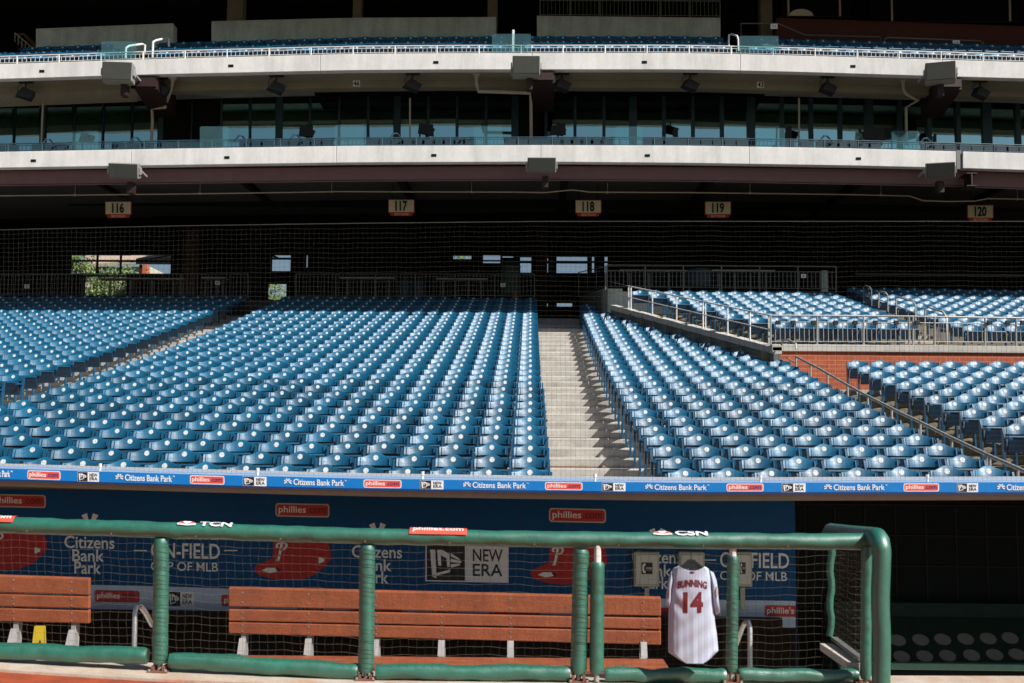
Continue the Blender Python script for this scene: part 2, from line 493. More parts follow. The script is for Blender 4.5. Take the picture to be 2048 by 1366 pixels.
# upper tier on the right, its brick wall and coping
def dwx(y): return 5.62 + (y - 26.5) * (2.55 - 5.62) / (36.2 - 26.5)    # the slanting parapet in plan
mb = MB()
for j in range(14):
    x0 = dwx(DU[j]) + 0.12 if j < 10 else 9.5
    yb = DU[j] + (0.24 if j < 13 else 2.0)
    mb.box(x0, 20, DU[j] - 0.60 + (0.0 if j else -0.25), yb, 1.0, ZU[j])
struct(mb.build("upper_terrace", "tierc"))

DB = 26.55
w = thing("brick_wall", "red brick wall with a pale concrete coping behind the right-hand seats", "wall", P(1545, 790, DB))
wz = lambda px, py: P(px, py, DB).z
mb = MB(); mb.box(5.64, 20, DB, DB + 0.3, 1.5, wz(1800, 705)); mb.build("brickwork", "brick", w)
mb = MB(); zt, zc = wz(1800, 690.5), wz(1800, 705)
mb.box(5.58, 20, DB - 0.05, DB + 0.42, zc + 0.002, zt); mb.build("coping", "coping", w, bevel=0.015)
mb = MB(); mb.box(5.64, 20, DB - 0.06, DB - 0.003, wz(1700, 790), wz(1700, 780)); mb.build("base_course", "coping", w)

w = thing("parapet_wall", "sloping concrete parapet wall between the middle and upper right blocks", "wall", (5.6, 26.5, 3.2))
mb = MB()
par = lambda y: 4.19 + (y - 26.5) * (6.42 - 4.19) / (36.2 - 26.5)
secs = []
for i in range(24):
    y = 26.5 + (36.2 - 26.5) * i / 23; x = dwx(y)
    secs.append([(x, y, 1.2), (x, y, par(y) - 0.16), (x + 0.16, y, par(y) - 0.16), (x + 0.16, y, 1.2)])
mb.loft(secs); mb.build("wall_face", "roughc", w)
mb = MB(); secs = []
for i in range(24):
    y = 26.5 + (36.2 - 26.5) * i / 23; x = dwx(y)
    secs.append([(x - 0.02, y, par(y) - 0.158), (x - 0.02, y, par(y) + R.uniform(-.012, .006)), (x + 0.19, y, par(y) + 0.0), (x + 0.19, y, par(y) - 0.158)])
mb.loft(secs); mb.build("coping", "coping", w)
# end pier and stair side wall at the head of the stairs
tl = P(1205, 577, 36.9)
w = thing("end_pier", "grey concrete pier at the top of the sloping parapet", "wall", (tl.x, 36.6, 5))
mb = MB(); a, b = P(1206, 577, 36.6), P(1245, 577, 36.6)
mb.box(a.x, b.x, 36.6, 37.0, 4.5, a.z); mb.box(b.x + .001, 9.4, 36.62, 36.9, 4.5, P(1240, 583, 36.6).z); mb.build("pier", "grey", w)
mb = MB(); q0, q1 = P(1160, 592, 44), a
mb.loft([[(q0.x, 44, 4), (q0.x, 44, P(1160, 591, 44).z), (q0.x + .2, 44, P(1160, 591, 44).z), (q0.x + .2, 44, 4)], [(q1.x - 0.001, 36.6, 4), (q1.x - 0.001, 36.6, q1.z), (q1.x + .15, 36.59, q1.z), (q1.x + .15, 36.59, 4)]])
mb.build("side_wall", "roughc", w)

# concourse floor behind the last row
ZF = ZT[-1] + 0.72
mb = MB(); mb.box(-26, 0.2, 40.75, 56, ZF - 0.5, ZF); mb.box(0.2, 2.2, 41.6, 56, ZF - 0.8, ZT[-1] + 0.25); mb.box(2.2, 24, 37.2, 56, ZF - 1.2, ZF - 0.25)
struct(mb.build("concourse_floor", "floor"))

# ================================================================== DUGOUT ROOF AND FASCIA
f_top = curve((0, 937), (350, 948), (700, 957), (1030, 962), (1380, 966), (2048, 965))
f_bot = curve((0, 958), (350, 968.5), (700, 976.5), (1030, 980.5), (1380, 984), (2048, 984.5))
f_lip = curve((0, 961.5), (350, 972), (700, 980.5), (1030, 985), (1380, 988.5), (2048, 988.8))
f_back = curve((0, 930), (350, 940), (700, 949), (1030, 954), (1380, 958), (2048, 956))
f_beam = curve((0, 972), (350, 983), (700, 992), (1030, 997.5), (1380, 1002), (2048, 1000))
roof = thing("dugout_roof", "long dugout roof edged with a bright blue sponsor banner", "dugout roof", P(1024, 990, D_ROOF))
FX = list(range(-600, 3601, 60))
def sweep(lines, mb=None, mi=0):
    mb = mb or MB()
    return mb.loft([[g(x) for g in lines] for x in FX], mi)
DBK = 13.25
sweep([lambda x: P(x, f_top(x), D_ROOF) + Vector((0, 0, -.004)), lambda x: P(x, f_top(x), D_ROOF), lambda x: P(x, f_back(x), DBK), lambda x: P(x, f_back(x), DBK) + Vector((0, 0, -.17))]).build("roof_slab", "rooftop", roof)
fas = sweep([lambda x: P(x, f_bot(x), D_ROOF - .02), lambda x: P(x, f_top(x), D_ROOF - .02) + Vector((0, 0, .002)), lambda x: P(x, f_top(x), D_ROOF - .02) + Vector((0, .018, .002)), lambda x: P(x, f_bot(x), D_ROOF - .02) + Vector((0, .018, 0))]).build("banner", "fblue", roof)
sweep([lambda x: P(x, f_lip(x), D_ROOF - .03), lambda x: P(x, f_bot(x), D_ROOF - .03) - Vector((0, 0, .002)), lambda x: P(x, f_bot(x), D_ROOF - .03) + Vector((0, .06, -.002)), lambda x: P(x, f_lip(x), D_ROOF - .03) + Vector((0, .06, 0))]).build("banner_lip", "flip", roof)
sweep([lambda x: P(x, f_beam(x), D_ROOF + .08), lambda x: P(x, f_lip(x) - 1, D_ROOF + .08), lambda x: P(x, f_lip(x) - 1, D_ROOF + .08) + Vector((0, 2.0, 0)), lambda x: P(x, f_beam(x), D_ROOF + .08) + Vector((0, 2.0, 0))]).build("edge_beam", "beige", roof)
# ragged brown caulk line along the back of the roof (top of the front wall of the stands)
sweep([lambda x: P(x, f_back(x) + 1, DBK + .012), lambda x: P(x, f_back(x) - 3.2, DBK + .012), lambda x: P(x, f_back(x) - 3.2, DBK + .28), lambda x: P(x, f_back(x) + 1, DBK + .28) + Vector((0, 0, -2))]).build("rear_kerb", "coping", roof)

def star(mb, fn, mi=0, lo=0.0):
    """eight-rayed pinwheel emblem in a square"""
    for k in range(8):
        a = 2 * math.pi * k / 8 + math.pi / 8
        for r0, r1, wd in ((0.13, 0.5, 0.10),):
            c, s_ = math.cos(a), math.sin(a)
            pts = [(0.5 + c * r0 - s_ * wd * .45, 0.5 + s_ * r0 + c * wd * .45), (0.5 + c * r0 + s_ * wd * .45, 0.5 + s_ * r0 - c * wd * .45),
                   (0.5 + c * r1 + s_ * wd, 0.5 + s_ * r1 - c * wd), (0.5 + c * r1 - s_ * wd, 0.5 + s_ * r1 + c * wd)]
            if min(p[1] for p in pts) < lo: continue
            shape(mb, fn, pts, mi)

def pill(name, fn, parent, border, inner, word="white", com="navy"):
    o = shape(MB(), fn, rrect(fn, rx=.05, rz=.26), 0, 0, .35)
    shape(o, fn, rrect(fn, .022, .09, .978, .91, .04, .2), 1, .36, .5)
    o = o.build(name, [border, inner], parent)
    t = MB()
    sub = lambda x0, x1, z0, z1: (lambda u, v, w: fn(x0 + (x1 - x0) * u, z0 + (z1 - z0) * v, .55 + .45 * w))
    put_text(t, "phillies", sub(.06, .565, .16, .80), .012, 0)
    put_text(t, ".com", sub(.595, .93, .30, .70), .012, 1)
    t.build("lettering", [word, com], o)
    return o

def stroke(mb, fn, pts, wu, wv):
    """a brush stroke of width wu, wv (across, up) along the points"""
    for (a, b), (c, d) in zip(pts, pts[1:]):
        L_ = math.hypot(c - a, d - b) + 1e-9; nx_, ny_ = -(d - b) / L_ * wu / 2, (c - a) / L_ * wv / 2
        ex, ey = (c - a) * .12, (d - b) * .12
        shape(mb, fn, [(a + nx_ - ex, b + ny_ - ey), (a - nx_ - ex, b - ny_ - ey), (c - nx_ + ex, d - ny_ + ey), (c + nx_ + ex, d + ny_ + ey)], 0, .5, .9)

def cap_flag(mb, fn, mi_w, mi_k, x0, z0, x1, z1):
    g = lambda pts: [(x0 + (x1 - x0) * a, z0 + (z1 - z0) * b) for a, b in pts]
    shape(mb, fn, g([(.06, .86), (.12, .08), (.24, .04), (.20, .86)]), mi_w, .5, .9)
    shape(mb, fn, g([(.26, .86), (.29, .40), (.37, .40), (.36, .70), (.52, .62), (.54, .36), (.62, .38), (.60, .74), (.40, .86)]), mi_w, .5, .9)
    for k in range(3):
        a = .30 + .16 * k
        shape(mb, fn, g([(.64, a + .05), (.93 - abs(k - 1) * .04, .42 + .07 * k), (.93 - abs(k - 1) * .04, .47 + .07 * k), (.64, a + .15)]), mi_w, .5, .9)
    shape(mb, fn, g([(.12, .08), (.16, .16), (.62, .30), (.62, .22)]), mi_w, .5, .9)

def flag_pair(name, fn, parent, square=False):
    o = shape(MB(), fn, [(0, 0), (1, 0), (1, 1), (0, 1)], 0, 0, .25)
    shape(o, fn, [(.015, .03), (.475, .03), (.475, .97), (.015, .97)], 1, .26, .45)
    cap_flag(o, fn, 0, 1, .03, .05, .46, .95)
    o = o.build(name, ["white", "blackprint"], parent)
    t = MB()
    sub = lambda a, b, c, d: (lambda u, v, w: fn(a + (b - a) * u, c + (d - c) * v, .5 + .4 * w))
    put_text(t, "NEW", sub(.57, .93, .54, .86), .012); put_text(t, "ERA", sub(.57, .93, .16, .48), .012)
    t.build("lettering", "blackprint", o)
    return o

def fpix(x, up, dn):  # a box on the banner between fractions of its height
    return None
def fbox(x0, x1, a, b):
    xm = (x0 + x1) / 2; s_ = (f_top(x1) - f_top(x0)) / (x1 - x0); h = f_bot(xm) - f_top(xm)
    return pbox(x0, f_top(xm) + a * h, x1, f_top(xm) + b * h, D_ROOF - .02, .001, .004, s_)
for x0, x1 in ((-65, 25), (231, 349), (568, 693), (926, 1057), (1290, 1418), (1648, 1774), (1994, 2120)):
    mb = MB(); st = fbox(x0, x0 + 15.5, .15, .86)
    star(mb, st); mb.build("emblem", "white", fas)
    mb = MB(); put_text(mb, "Citizens Bank Park", fbox(x0 + 19, x1 - 5, .18, .80), .014)
    put_text(mb, "TM", fbox(x1 - 4, x1, .18, .32), .01); mb.build("lettering", "white", fas)
for x0, x1 in ((55, 121), (380, 449), (727, 803), (1090, 1165), (1453, 1527), (1807, 1878)):
    pill("sponsor_panel", fbox(x0, x1, .08, .93), fas, "white", "orangered")
for x0, x1 in ((155, 198), (486, 533), (840, 887), (1204, 1251), (1564, 1611), (1914, 1956)):
    flag_pair("sponsor_panel", fbox(x0, x1, .06, .99), fas)

# ================================================================== DUGOUT WALLS
back = thing("dugout_back_wall", "blue dugout back wall covered in sponsor logos and red caps", "wall", (-3, D_WALL, -.95))
xw1 = P(1591, 1100, D_WALL).x
mb = MB(); mb.box(XL, xw1, D_WALL, D_WALL + .12, -.95, 1.20); mb.build("blue_panel", "wallblue", back)
by0, by1 = curve((0, 1166), (300, 1172), (600, 1182), (1400, 1199), (1591, 1202)), curve((0, 1220), (300, 1230), (460, 1234), (1400, 1254), (1591, 1256))
mb = MB(); bx = list(range(-300, 1592, 63)) + [1591]
mb.loft([[P(x, by1(x), D_WALL - .008), P(x, by0(x), D_WALL - .008), P(x, by0(x), D_WALL - .002), P(x, by1(x), D_WALL - .002)] for x in bx]); band = mb.build("pale_band", "bandblue", back)
for px in (-120, 262, 655, 1040, 1425):
    x = P(px, 1100, D_WALL).x; mb = MB(); mb.box(x - .004, x + .004, D_WALL - .0012, D_WALL - .0002, P(px, by0(px), D_WALL).z + .004, 1.19); mb.build("joint", "flip", back)
mb = MB(); mb.loft([[P(x, 1420, D_WALL - .02), P(x, by1(x), D_WALL - .02), P(x, by1(x), D_WALL - .003), P(x, 1420, D_WALL - .003)] for x in bx]); mb.build("dark_base", "darkbrown", back)
WD = D_WALL - .003
for x0, y0, x1, y1 in ((-18, 989, 92, 1015), (551, 1007, 659, 1034), (1098, 1017, 1212, 1045)):
    pill("sponsor_panel", pbox(x0, y0, x1, y1, WD, .001, .006, .02), back, "tan", "red", "wallwhite", "capdark")
for cx, cy in ((180, 1072), (755, 1091), (1315, 1102)):
    mb = MB(); star(mb, pbox(cx - 30, cy - 46, cx + 30, cy + 14, WD), 0, lo=0.35); mb.build("emblem", "wallwhite", back)
    mb = MB()
    for s_, ax, ay, bx_, by_ in (("Citizens", -51, 0, 49, 25), ("Bank", -35, 27, 28, 51), ("Park", -31, 51, 22, 76)):
        put_text(mb, s_, pbox(cx + ax, cy + ay, cx + bx_, cy + by_, WD, .001, .004, .02), .012)
    mb.build("lettering", "wallwhite", back)
for cx, cy in ((370, 1101), (1508, 1120)):
    mb = MB()
    put_text(mb, "ON-FIELD", pbox(cx - 68, cy - 15, cx + 70, cy + 16, WD, .001, .004, .02), .010)
    put_text(mb, "CAP OF MLB", pbox(cx - 68, cy + 23, cx + 66, cy + 41, WD, .001, .004, .02), .004)
    put_text(mb, "OFFICIAL", pbox(cx - 20, cy - 34, cx + 66, cy - 22, WD, .001, .004, .02), .012)
    for a, b in ((-102, -76), (78, 105)):
        if cx + b < 1588: shape(mb, pbox(cx + a, cy - 1, cx + b, cy + 1, WD), [(0, 0), (1, 0), (1, 1), (0, 1)])
    mb.build("lettering", "wallwhite", back)
for cx, cy in ((18, 1088), (586, 1108), (1138, 1117)):
    fn = pbox(cx - 78, cy - 50, cx + 78, cy + 52, WD, .001, .006)
    crown = [(.24, .42), (.25, .78), (.30, .92), (.42, 1.0), (.60, 1.0), (.80, .94), (.94, .80), (.985, .55), (.985, .40), (.93, .30), (.72, .22), (.45, .30)]
    bill = [(.0, .20), (.03, .29), (.24, .43), (.45, .33), (.72, .24), (.93, .30), (.80, .12), (.62, .01), (.42, .0), (.20, .04), (.05, .11)]
    o = shape(MB(), fn, crown, 0, 0, .3); shape(o, fn, bill, 1, .31, .5)
    shape(o, fn, [(.10, .19), (.17, .24), (.27, .24), (.31, .17), (.20, .14)], 2, .51, .6)
    shape(o, fn, [(.27, .24), (.33, .22), (.36, .17), (.31, .15)], 3, .51, .6)
    shape(o, fn, [(.52, 1.0), (.55, 1.03), (.60, 1.03), (.62, 1.0)], 0, 0, .3)
    shape(o, fn, [(.83, .45), (.83, .32), (.90, .36), (.90, .42)], 2, .31, .5)
    o = o.build("cap_picture", ["capred", "capred", "wallwhite", "capdark"], back)
    t = MB()
    pm = lambda u, v, w: fn((u - .375) * 1.24 + .29, (v - .49) * .84 + .38, w)
    stroke(t, pm, [(.385, .80), (.375, .84), (.385, .88), (.41, .90), (.45, .905), (.475, .88), (.48, .83), (.465, .775), (.435, .745), (.41, .74)], .022, .033)
    stroke(t, pm, [(.43, .885), (.42, .78), (.405, .62), (.395, .52), (.385, .49)], .026, .03)
    shape(t, pm, disc_pts(.388, .50, .02, .026, 10), 0, .5, .9)
    t.build("lettering", "wallwhite", o)
flag_pair("sponsor_panel", pbox(851, 1087, 1017, 1164, WD, .001, .006, .02), back)
for x0, y0, x1, y1 in ((-58, 1175, 40, 1197), (189, 1181, 279, 1204), (443, 1190, 535, 1213), (700, 1202, 805, 1224), (980, 1209, 1080, 1231), (1256, 1215, 1350, 1238), (1530, 1211, 1591, 1233)):
    if x1 < 1590: pill("sponsor_panel", pbox(x0, y0, x1, y1, WD - .008, .001, .006, .02), back, "capred", "red", "wallwhite", "navy")
    else:
        o = shape(MB(), pbox(x0, y0, x1, y1, WD - .008, .001, .003, .02), [(0, .1), (.06, 0), (1, 0), (1, 1), (.06, 1), (0, .9)]).build("sponsor_panel", "red", back)
        mb = MB(); put_text(mb, "phillie's", pbox(x0 + 4, y0 + 3, x1 - 3, y1 - 2, WD - .008, .003, .006, .02), .012); mb.build("lettering", "wallwhite", o)
for x0, y0, x1, y1 in ((86, 1177, 142, 1205), (336, 1183, 388, 1213), (596, 1196, 652, 1226), (864, 1206, 921, 1236), (1402, 1213, 1442, 1244)):
    flag_pair("sponsor_panel", pbox(x0, y0, x1, y1, WD - .008, .001, .006, .02), back)

dw = thing("dark_side_wall", "black wall with a faint square grid right of the blue dugout wall", "wall", (5, D_WALL, -.95))
mb = MB(); mb.box(xw1 + .002, XR, D_WALL + .01, D_WALL + .13, -.95, 1.20); mb.build("wall_face", "wallblack", dw)
mb = MB()
for px in (1610, 1671, 1731, 1792, 1853, 1913, 1974, 2035, 2096):
    x = P(px, 1100, D_WALL).x; mb.box(x - .006, x + .006, D_WALL - .004, D_WALL + .009, P(px, 1215, D_WALL).z, 1.1)
for py in (1010, 1071, 1132, 1215):
    z = P(1800, py, D_WALL).z; mb.box(xw1 + .01, XR, D_WALL - .007, D_WALL + .008, z - .006, z + .006)
mb.build("grid_bars", "darkbrown", dw)
mb = MB()
for xa, xb in ((XL - .15, XL), (XR, XR + .15)): mb.box(xa, xb, 8.95, 13.4, -.95, 1.3)
struct(mb.build("dugout_end_wall", "dark"))
lb = thing("long_rear_bench", "low dark brown bench running along the foot of the dugout back wall", "bench", (-2, 12.7, -.95))
mb = MB(); mb.box(XL + .2, xw1 - .2, 12.3, 12.7, -.62, -.57); mb.build("seat", "darkbrown", lb)
mb = MB(); mb.box(XL + .2, xw1 - .2, 13.0, 13.1, -.25, -.12); mb.build("backrest", "darkbrown", lb)
for x in (-5, -3.4, -1.8, -.2, 1.4, 2.6): mb = MB(); mb.box(x - .03, x + .03, 12.4, 12.65, -.95, -.622); mb.build("leg", "rust", lb)

# ================================================================== DUGOUT RAILING
rail_y = curve((0, 1050), (300, 1059), (700, 1071.5), (1030, 1078), (1380, 1081.5), (1735, 1083), (2048, 1084))
rg = thing("dugout_railing", "green padded dugout railing with square netting between its posts", "railing", P(900, 1358, D_RAIL))
PR = 0.060
def rail_pt(px): return P(px, rail_y(px), D_RAIL)
def wob(pts, r, amp, seed):
    q = random.Random(seed); ph = [q.uniform(0, 6) for _ in range(4)]
    return [r * (1 + amp * (math.sin(i * .9 + ph[0]) * .5 + math.sin(i * .37 + ph[1]) + math.sin(i * 2.3 + ph[2]) * .3)) for i in range(len(pts))]
xs = list(range(-260, 1735, 7)) + [1735]
pts = [rail_pt(x) for x in xs]
top = crumple(MB().tube(pts, [PR] * len(pts), 24), .0055, 1).build("top_rail_pad", "green", rg, smooth=True)
def rail_fn(px0, px1, a0, a1):
    """wraps a unit box round the front top of the padded rail, angles from straight up towards the camera"""
    def fn(u, v, w):
        p = rail_pt(px0 + (px1 - px0) * u); a = rad(a1 + (a0 - a1) * v); r = PR * 1.05 + .006 + .0015 * w
        return p + Vector((0, -math.sin(a) * r, math.cos(a) * r))
    return fn
o = MB(); f = rail_fn(820, 934, -15, 66)
for i in range(6):                                     # curved patch in strips so it follows the pad
    for j in range(8):
        shape(o, f, [(j / 8, i / 6), ((j + 1) / 8, i / 6), ((j + 1) / 8, (i + 1) / 6), (j / 8, (i + 1) / 6)])
o = o.build("sponsor_patch", "orangered", top)
mb = MB(); put_text(mb, "phillies.com", lambda u, v, w: f(.06 + .88 * u, .18 + .66 * v, 1 + w), .012, 0, .12); mb.build("lettering", "white", o)
o = MB(); f = rail_fn(-82, 32, -15, 66)
for i in range(6):
    for j in range(8):
        shape(o, f, [(j / 8, i / 6), ((j + 1) / 8, i / 6), ((j + 1) / 8, (i + 1) / 6), (j / 8, (i + 1) / 6)])
o = o.build("sponsor_patch", "orangered", top)
mb = MB(); g0 = f; put_text(mb, "phillies.com", lambda u, v, w: g0(.06 + .88 * u, .18 + .66 * v, 1 + w), .012, 0, .12); mb.build("lettering", "white", o)
for x0, word in ((357, "TCN"), (1305, "CSN")):
    mb = MB(); f1 = rail_fn(x0, x0 + 38, 2, 55); f2 = rail_fn(x0 + 44, x0 + 109, 5, 52)
    for k in range(6):                                 # fan of feathers
        a = rad(15 + 30 * k); c, s_ = math.cos(a), math.sin(a)
        shape(mb, f1, [(.5 - .06 * s_, .12 + .06 * c), (.5 + .06 * s_, .12 - .06 * c), (.5 + .46 * c + .13 * s_, .12 + .74 * s_ - .13 * c), (.5 + .52 * c, .12 + .84 * s_), (.5 + .46 * c - .13 * s_, .12 + .74 * s_ + .13 * c)], 1 if k in (1, 4) else 0)
    put_text(mb, word, f2, .03, 0, .15); mb.build("lettering", ["white", "orangered"], top)

def pad_post(px_t, px_b, y_t, y_b, D, r, seed, mat_="green", foot=True, steel_top=False):
    a, b = P(px_t, y_t, D), P(px_b, y_b, D)
    pts = [a.lerp(b, i / 40) for i in range(41)]
    rs = [r] * 41; rs[0] *= .85; rs[-1] *= .82
    po = crumple(MB().tube(pts, rs, 20), .006, seed).build("post_pad", mat_, rg, smooth=True)
    z0 = P(px_b, ybase(px_b), D).z
    m = MB(); m.tube([(b.x, D, z0), (b.x, D, b.z + .02)], .02, 10)
    if foot:
        m.box(b.x - .075, b.x + .075, D - .075, D + .075, z0, z0 + .008, 1)
        m.box(b.x - .05, b.x - .03, D - .05, D + .05, z0 + .008, b.z - .01, 1); m.box(b.x + .03, b.x + .05, D - .05, D + .05, z0 + .008, b.z - .01, 1)
        for dx in (-.06, .06): m.tube([(b.x + dx, D - .06, z0 + .008), (b.x + dx, D - .06, z0 + .022)], .009, 6)
    if steel_top: MB().tube([a, a + Vector((0, 0, .12))], .026, 10).build("post_top", "whitesteel", po)
    m.build("post_foot", ["galv", "rust", "whitesteel"], po)
    return a, b
posts = [(323, 320, 1076, 1327, .056, 1), (735, 732, 1090, 1344, .058, 1), (1162, 1157, 1098, 1345, .060, 1), (1466, 1463, 1112, 1344, .044, 0)]
for i, (xt, xb_, yt, yb, r, fo) in enumerate(posts): pad_post(xt, xb_, yt, yb, D_RAIL, r, 20 + i, foot=True, steel_top=(i == 3))
pad_post(1195, 1193, 1124, 1346, D_RAIL - .02, .052, 31, foot=False, steel_top=True)
pad_post(-92, -95, 1062, 1312, D_RAIL, .056, 33)
pad_post(1733, 1731, 1092, 1358, D_RAIL - .02, .040, 32)
bots = [(-75, -30 + 325, 1299, 1312, .062), (340, 716, 1320, 1343, .062), (752, 1140, 1343, 1346, .056), (1210, 1452, 1349, 1351, .054), (1478, 1716, 1349, 1350, .046)]
for i, (xa, xb_, ya, yb, r) in enumerate(bots):
    n = 60; pts = [P(xa + (xb_ - xa) * t / n, ya + (yb - ya) * t / n + 1.2 * math.sin(t * .22 + i), D_RAIL) for t in range(n + 1)]
    rs = [r] * 61; rs[0] *= .9; rs[-1] *= .9
    crumple(MB().tube(pts, rs, 20), .008, i + 3).build("bottom_pad", "green", rg, smooth=True)
# return frame at the right end
cf = P(1762, 1092, 8.42); cb_ = P(1662, 1066, 10.3)
pts = [P(1762, 1366, 8.42) + Vector((0, 0, -.03))] + [P(1762 + 1.5 * math.sin(i), 1340 - i * 30, 8.42) for i in range(9)]
pts += [cf + Vector((0, .0, -.01)), cf + Vector((.003, .03, .035)), cf + Vector((0.005, .10, .055))] + [(cf + Vector((.005, .1, .055))).lerp(cb_ + Vector((0, 0, .02)), i / 8) for i in range(1, 9)] + [cb_ + Vector((0, .06, -.01)), cb_ + Vector((0, .09, -.09))]
MB().tube(pts, wob(pts, .066, .035, 61), 16).build("corner_pad", "green", rg, smooth=True)
a, b = P(1662, 1088, 10.3), P(1661, 1272, 10.3)
MB().tube([a.lerp(b, i / 10) + Vector((.01 * math.sin(i * 1.7), 0, 0)) for i in range(11)], wob(range(11), .034, .12, 9), 10).build("rear_post_pad", "green", rg, smooth=True)
mb = MB(); mb.bar(P(1652, 1294, 10.2), P(1712, 1334, 8.7), .10, .06); mb.bar(P(1668, 1277, 10.2), P(1722, 1318, 8.7), .05, .03, mi=1); mb.build("base_channel", ["tan", "galvdark"], rg)

def net(pfn, nu, nv, r, su, sv, jit, seed, mb=None):
    """square netting over the patch pfn(u,v); nu, nv cells; strands as thin three sided cords"""
    q = random.Random(seed); mb = mb or MB()
    ph = [q.uniform(0, 6.28) for _ in range(8)]
    def pt(u, v):
        uu = u + jit * (math.sin(v * 9 + ph[0] + u * 5) + .6 * math.sin(v * 23 + u * 40 + ph[1])) / nu
        vv = v + jit * (math.sin(u * 31 + ph[2]) + .8 * math.sin(u * 83 + v * 6 + ph[3]) + .5 * math.sin(u * 190 + ph[4])) / nv
        return pfn(uu, vv)
    for i in range(nu + 1):
        mb.tube([pt(i / nu, j / sv) for j in range(sv + 1)], r, 3)
    for j in range(nv + 1):
        mb.tube([pt(i / su, j / nv) for i in range(su + 1)], r, 3)
    return mb
ntop = lambda px: rail_y(px) + 14
nbot = lambda px: ybase(px) - 18
def rail_patch(px0, px1):
    return lambda u, v: P(px0 + (px1 - px0) * u, nbot(px0 + (px1 - px0) * u) * (1 - v) + ntop(px0 + (px1 - px0) * u) * v, D_RAIL - .045)
net(rail_patch(-60, 1728), 108, 16, .0008, 216, 32, .09, 3).build("netting", "nettan", rg)
s0, s1, s2, s3 = P(1738, 1345, 8.6), P(1738, 1100, 8.6), P(1668, 1090, 10.2), P(1668, 1290, 10.2)
net(lambda u, v: (s0.lerp(s3, u)).lerp(s1.lerp(s2, u), v), 26, 17, .0007, 40, 28, .1, 4).build("netting", "nettan", rg)
for (xt, xb_, yt, yb, r, fo) in posts[:4]:             # lacing round the posts
    mb = MB()
    for i in range(1, 27):
        t = i / 27 + .008 * math.sin(i * 2.3); c = P(xt, yt, D_RAIL).lerp(P(xb_, yb, D_RAIL), t)
        mb.tube([c + Vector((-r * 1.02 * math.cos(a), -r * 1.04 * math.sin(a), .012 * math.sin(a) * (1 if i % 2 else .3) + .01 * math.cos(a))) for a in [math.pi * k / 8 for k in range(9)]], .0014, 3)
    mb.build("lacing_net", "netdark", rg)
mb = MB()
for px in range(60, 1700, 168):                        # grommets under the rail
    p = rail_pt(px) + Vector((0, -.052, -.035)); mb.tube([p, p + Vector((0, -.012, -.004))], .007, 8)
mb.build("grommets", "rust", rg)

# ================================================================== JERSEY ON A HANGER
DJ = 8.50
def jp(zx, zy, off=0.0):                               # coordinates of a close look at the jersey -> place
    p = P(1280 + zx / 5.2545, 1080 + zy / 5.2545, DJ); p.y -= off; return p
jl = curve((250, 400), (300, 345), (400, 325), (560, 318), (740, 300), (1000, 296), (1180, 297), (1215, 350), (1250, 400), (1284, 458))
jr = curve((250, 660), (300, 720), (400, 752), (560, 762), (740, 778), (850, 786), (980, 806), (1165, 824), (1205, 780), (1250, 740), (1284, 675))
def neckline(x): return 270 + 42 * max(0, 1 - ((x - 535) / 125) ** 2) + max(0, abs(x - 535) - 125) * .42
def fold(x, y):
    u = (x - 545) / 260
    hang = max(0, min(1, (y - 420) / 700))
    return .020 + .055 * (1 - u * u) * (1 - .35 * hang) + hang * .0016 * (math.sin(x * .045 + y * .002) + .7 * math.sin(x * .083 + 1.3 - y * .0015)) + .004 * math.sin(y * .03 + x * .02) + .006 * math.exp(-((y - 640) / 160) ** 2) * math.sin(.03 * abs(x - 545) + .028 * y) * min(1, abs(x - 545) / 200)
jr_root = thing("baseball_jersey", "white pinstriped baseball jersey lettered BUNNING 14 hanging on the dugout railing", "jersey", jp(545, 1280))
NX, NY = 40, 60
def jersey_grid(back_):
    vs = []
    for j in range(NY + 1):
        t = j / NY
        for i in range(NX + 1):
            s_ = i / NX
            y = 270 + (1284 - 270) * t
            xl, xr = jl(y), jr(y); x = xl + (xr - xl) * s_
            yy = max(y, neckline(x)) if y < 330 else y
            f_ = fold(x, y); edge = 4 * s_ * (1 - s_)
            vs.append(jp(x, yy, (f_ * min(1, edge * 3)) if not back_ else -.012 * min(1, edge * 3)))
    return vs
mb = MB(); fs = [(j * (NX + 1) + i, j * (NX + 1) + i + 1, (j + 1) * (NX + 1) + i + 1, (j + 1) * (NX + 1) + i) for j in range(NY) for i in range(NX)]
mb.add(jersey_grid(False), fs); mb.add(jersey_grid(True), fs); mb.build("body", "jersey", jr_root, smooth=True)
for side, outl in (("l", [(330, 322), (300, 400), (285, 500), (270, 640), (264, 684), (300, 700), (318, 660), (322, 520), (345, 400)]), ("r", [(735, 322), (770, 340), (800, 420), (815, 520), (824, 640), (838, 762), (796, 780), (786, 735), (764, 600), (750, 450)])):
    mb = MB(); cx = sum(p[0] for p in outl) / len(outl)
    secs = []
    c = (sum(p[0] for p in outl) / len(outl), sum(p[1] for p in outl) / len(outl))
    ring = lambda k, o_: [jp(c[0] + (x - c[0]) * k, c[1] + (y - c[1]) * k, o_) for x, y in outl]
    mb.loft([ring(.96, -.01), ring(1, .012), ring(.78, .032), ring(.35, .040)])
    sv = mb.build("sleeve", "jersey", jr_root, smooth=True)
    mb = MB()
    pc = (294, 560) if side == "l" else (800, 535)
    mb.hexa([jp(pc[0] + a * (7 if side == "l" else 11), pc[1] + b * 55, .040) for a, b in disc_pts(0, 0, 1, 1, 10)], [jp(pc[0] + a * (7 if side == "l" else 11), pc[1] + b * 55, .046) for a, b in disc_pts(0, 0, 1, 1, 10)])
    mb.build("sleeve_patch", "crimson" if side == "l" else "tan", sv)
jf = lambda x, y, w: jp(x, y, fold(x, y) + .0015 + .0015 * w)
mb = MB()
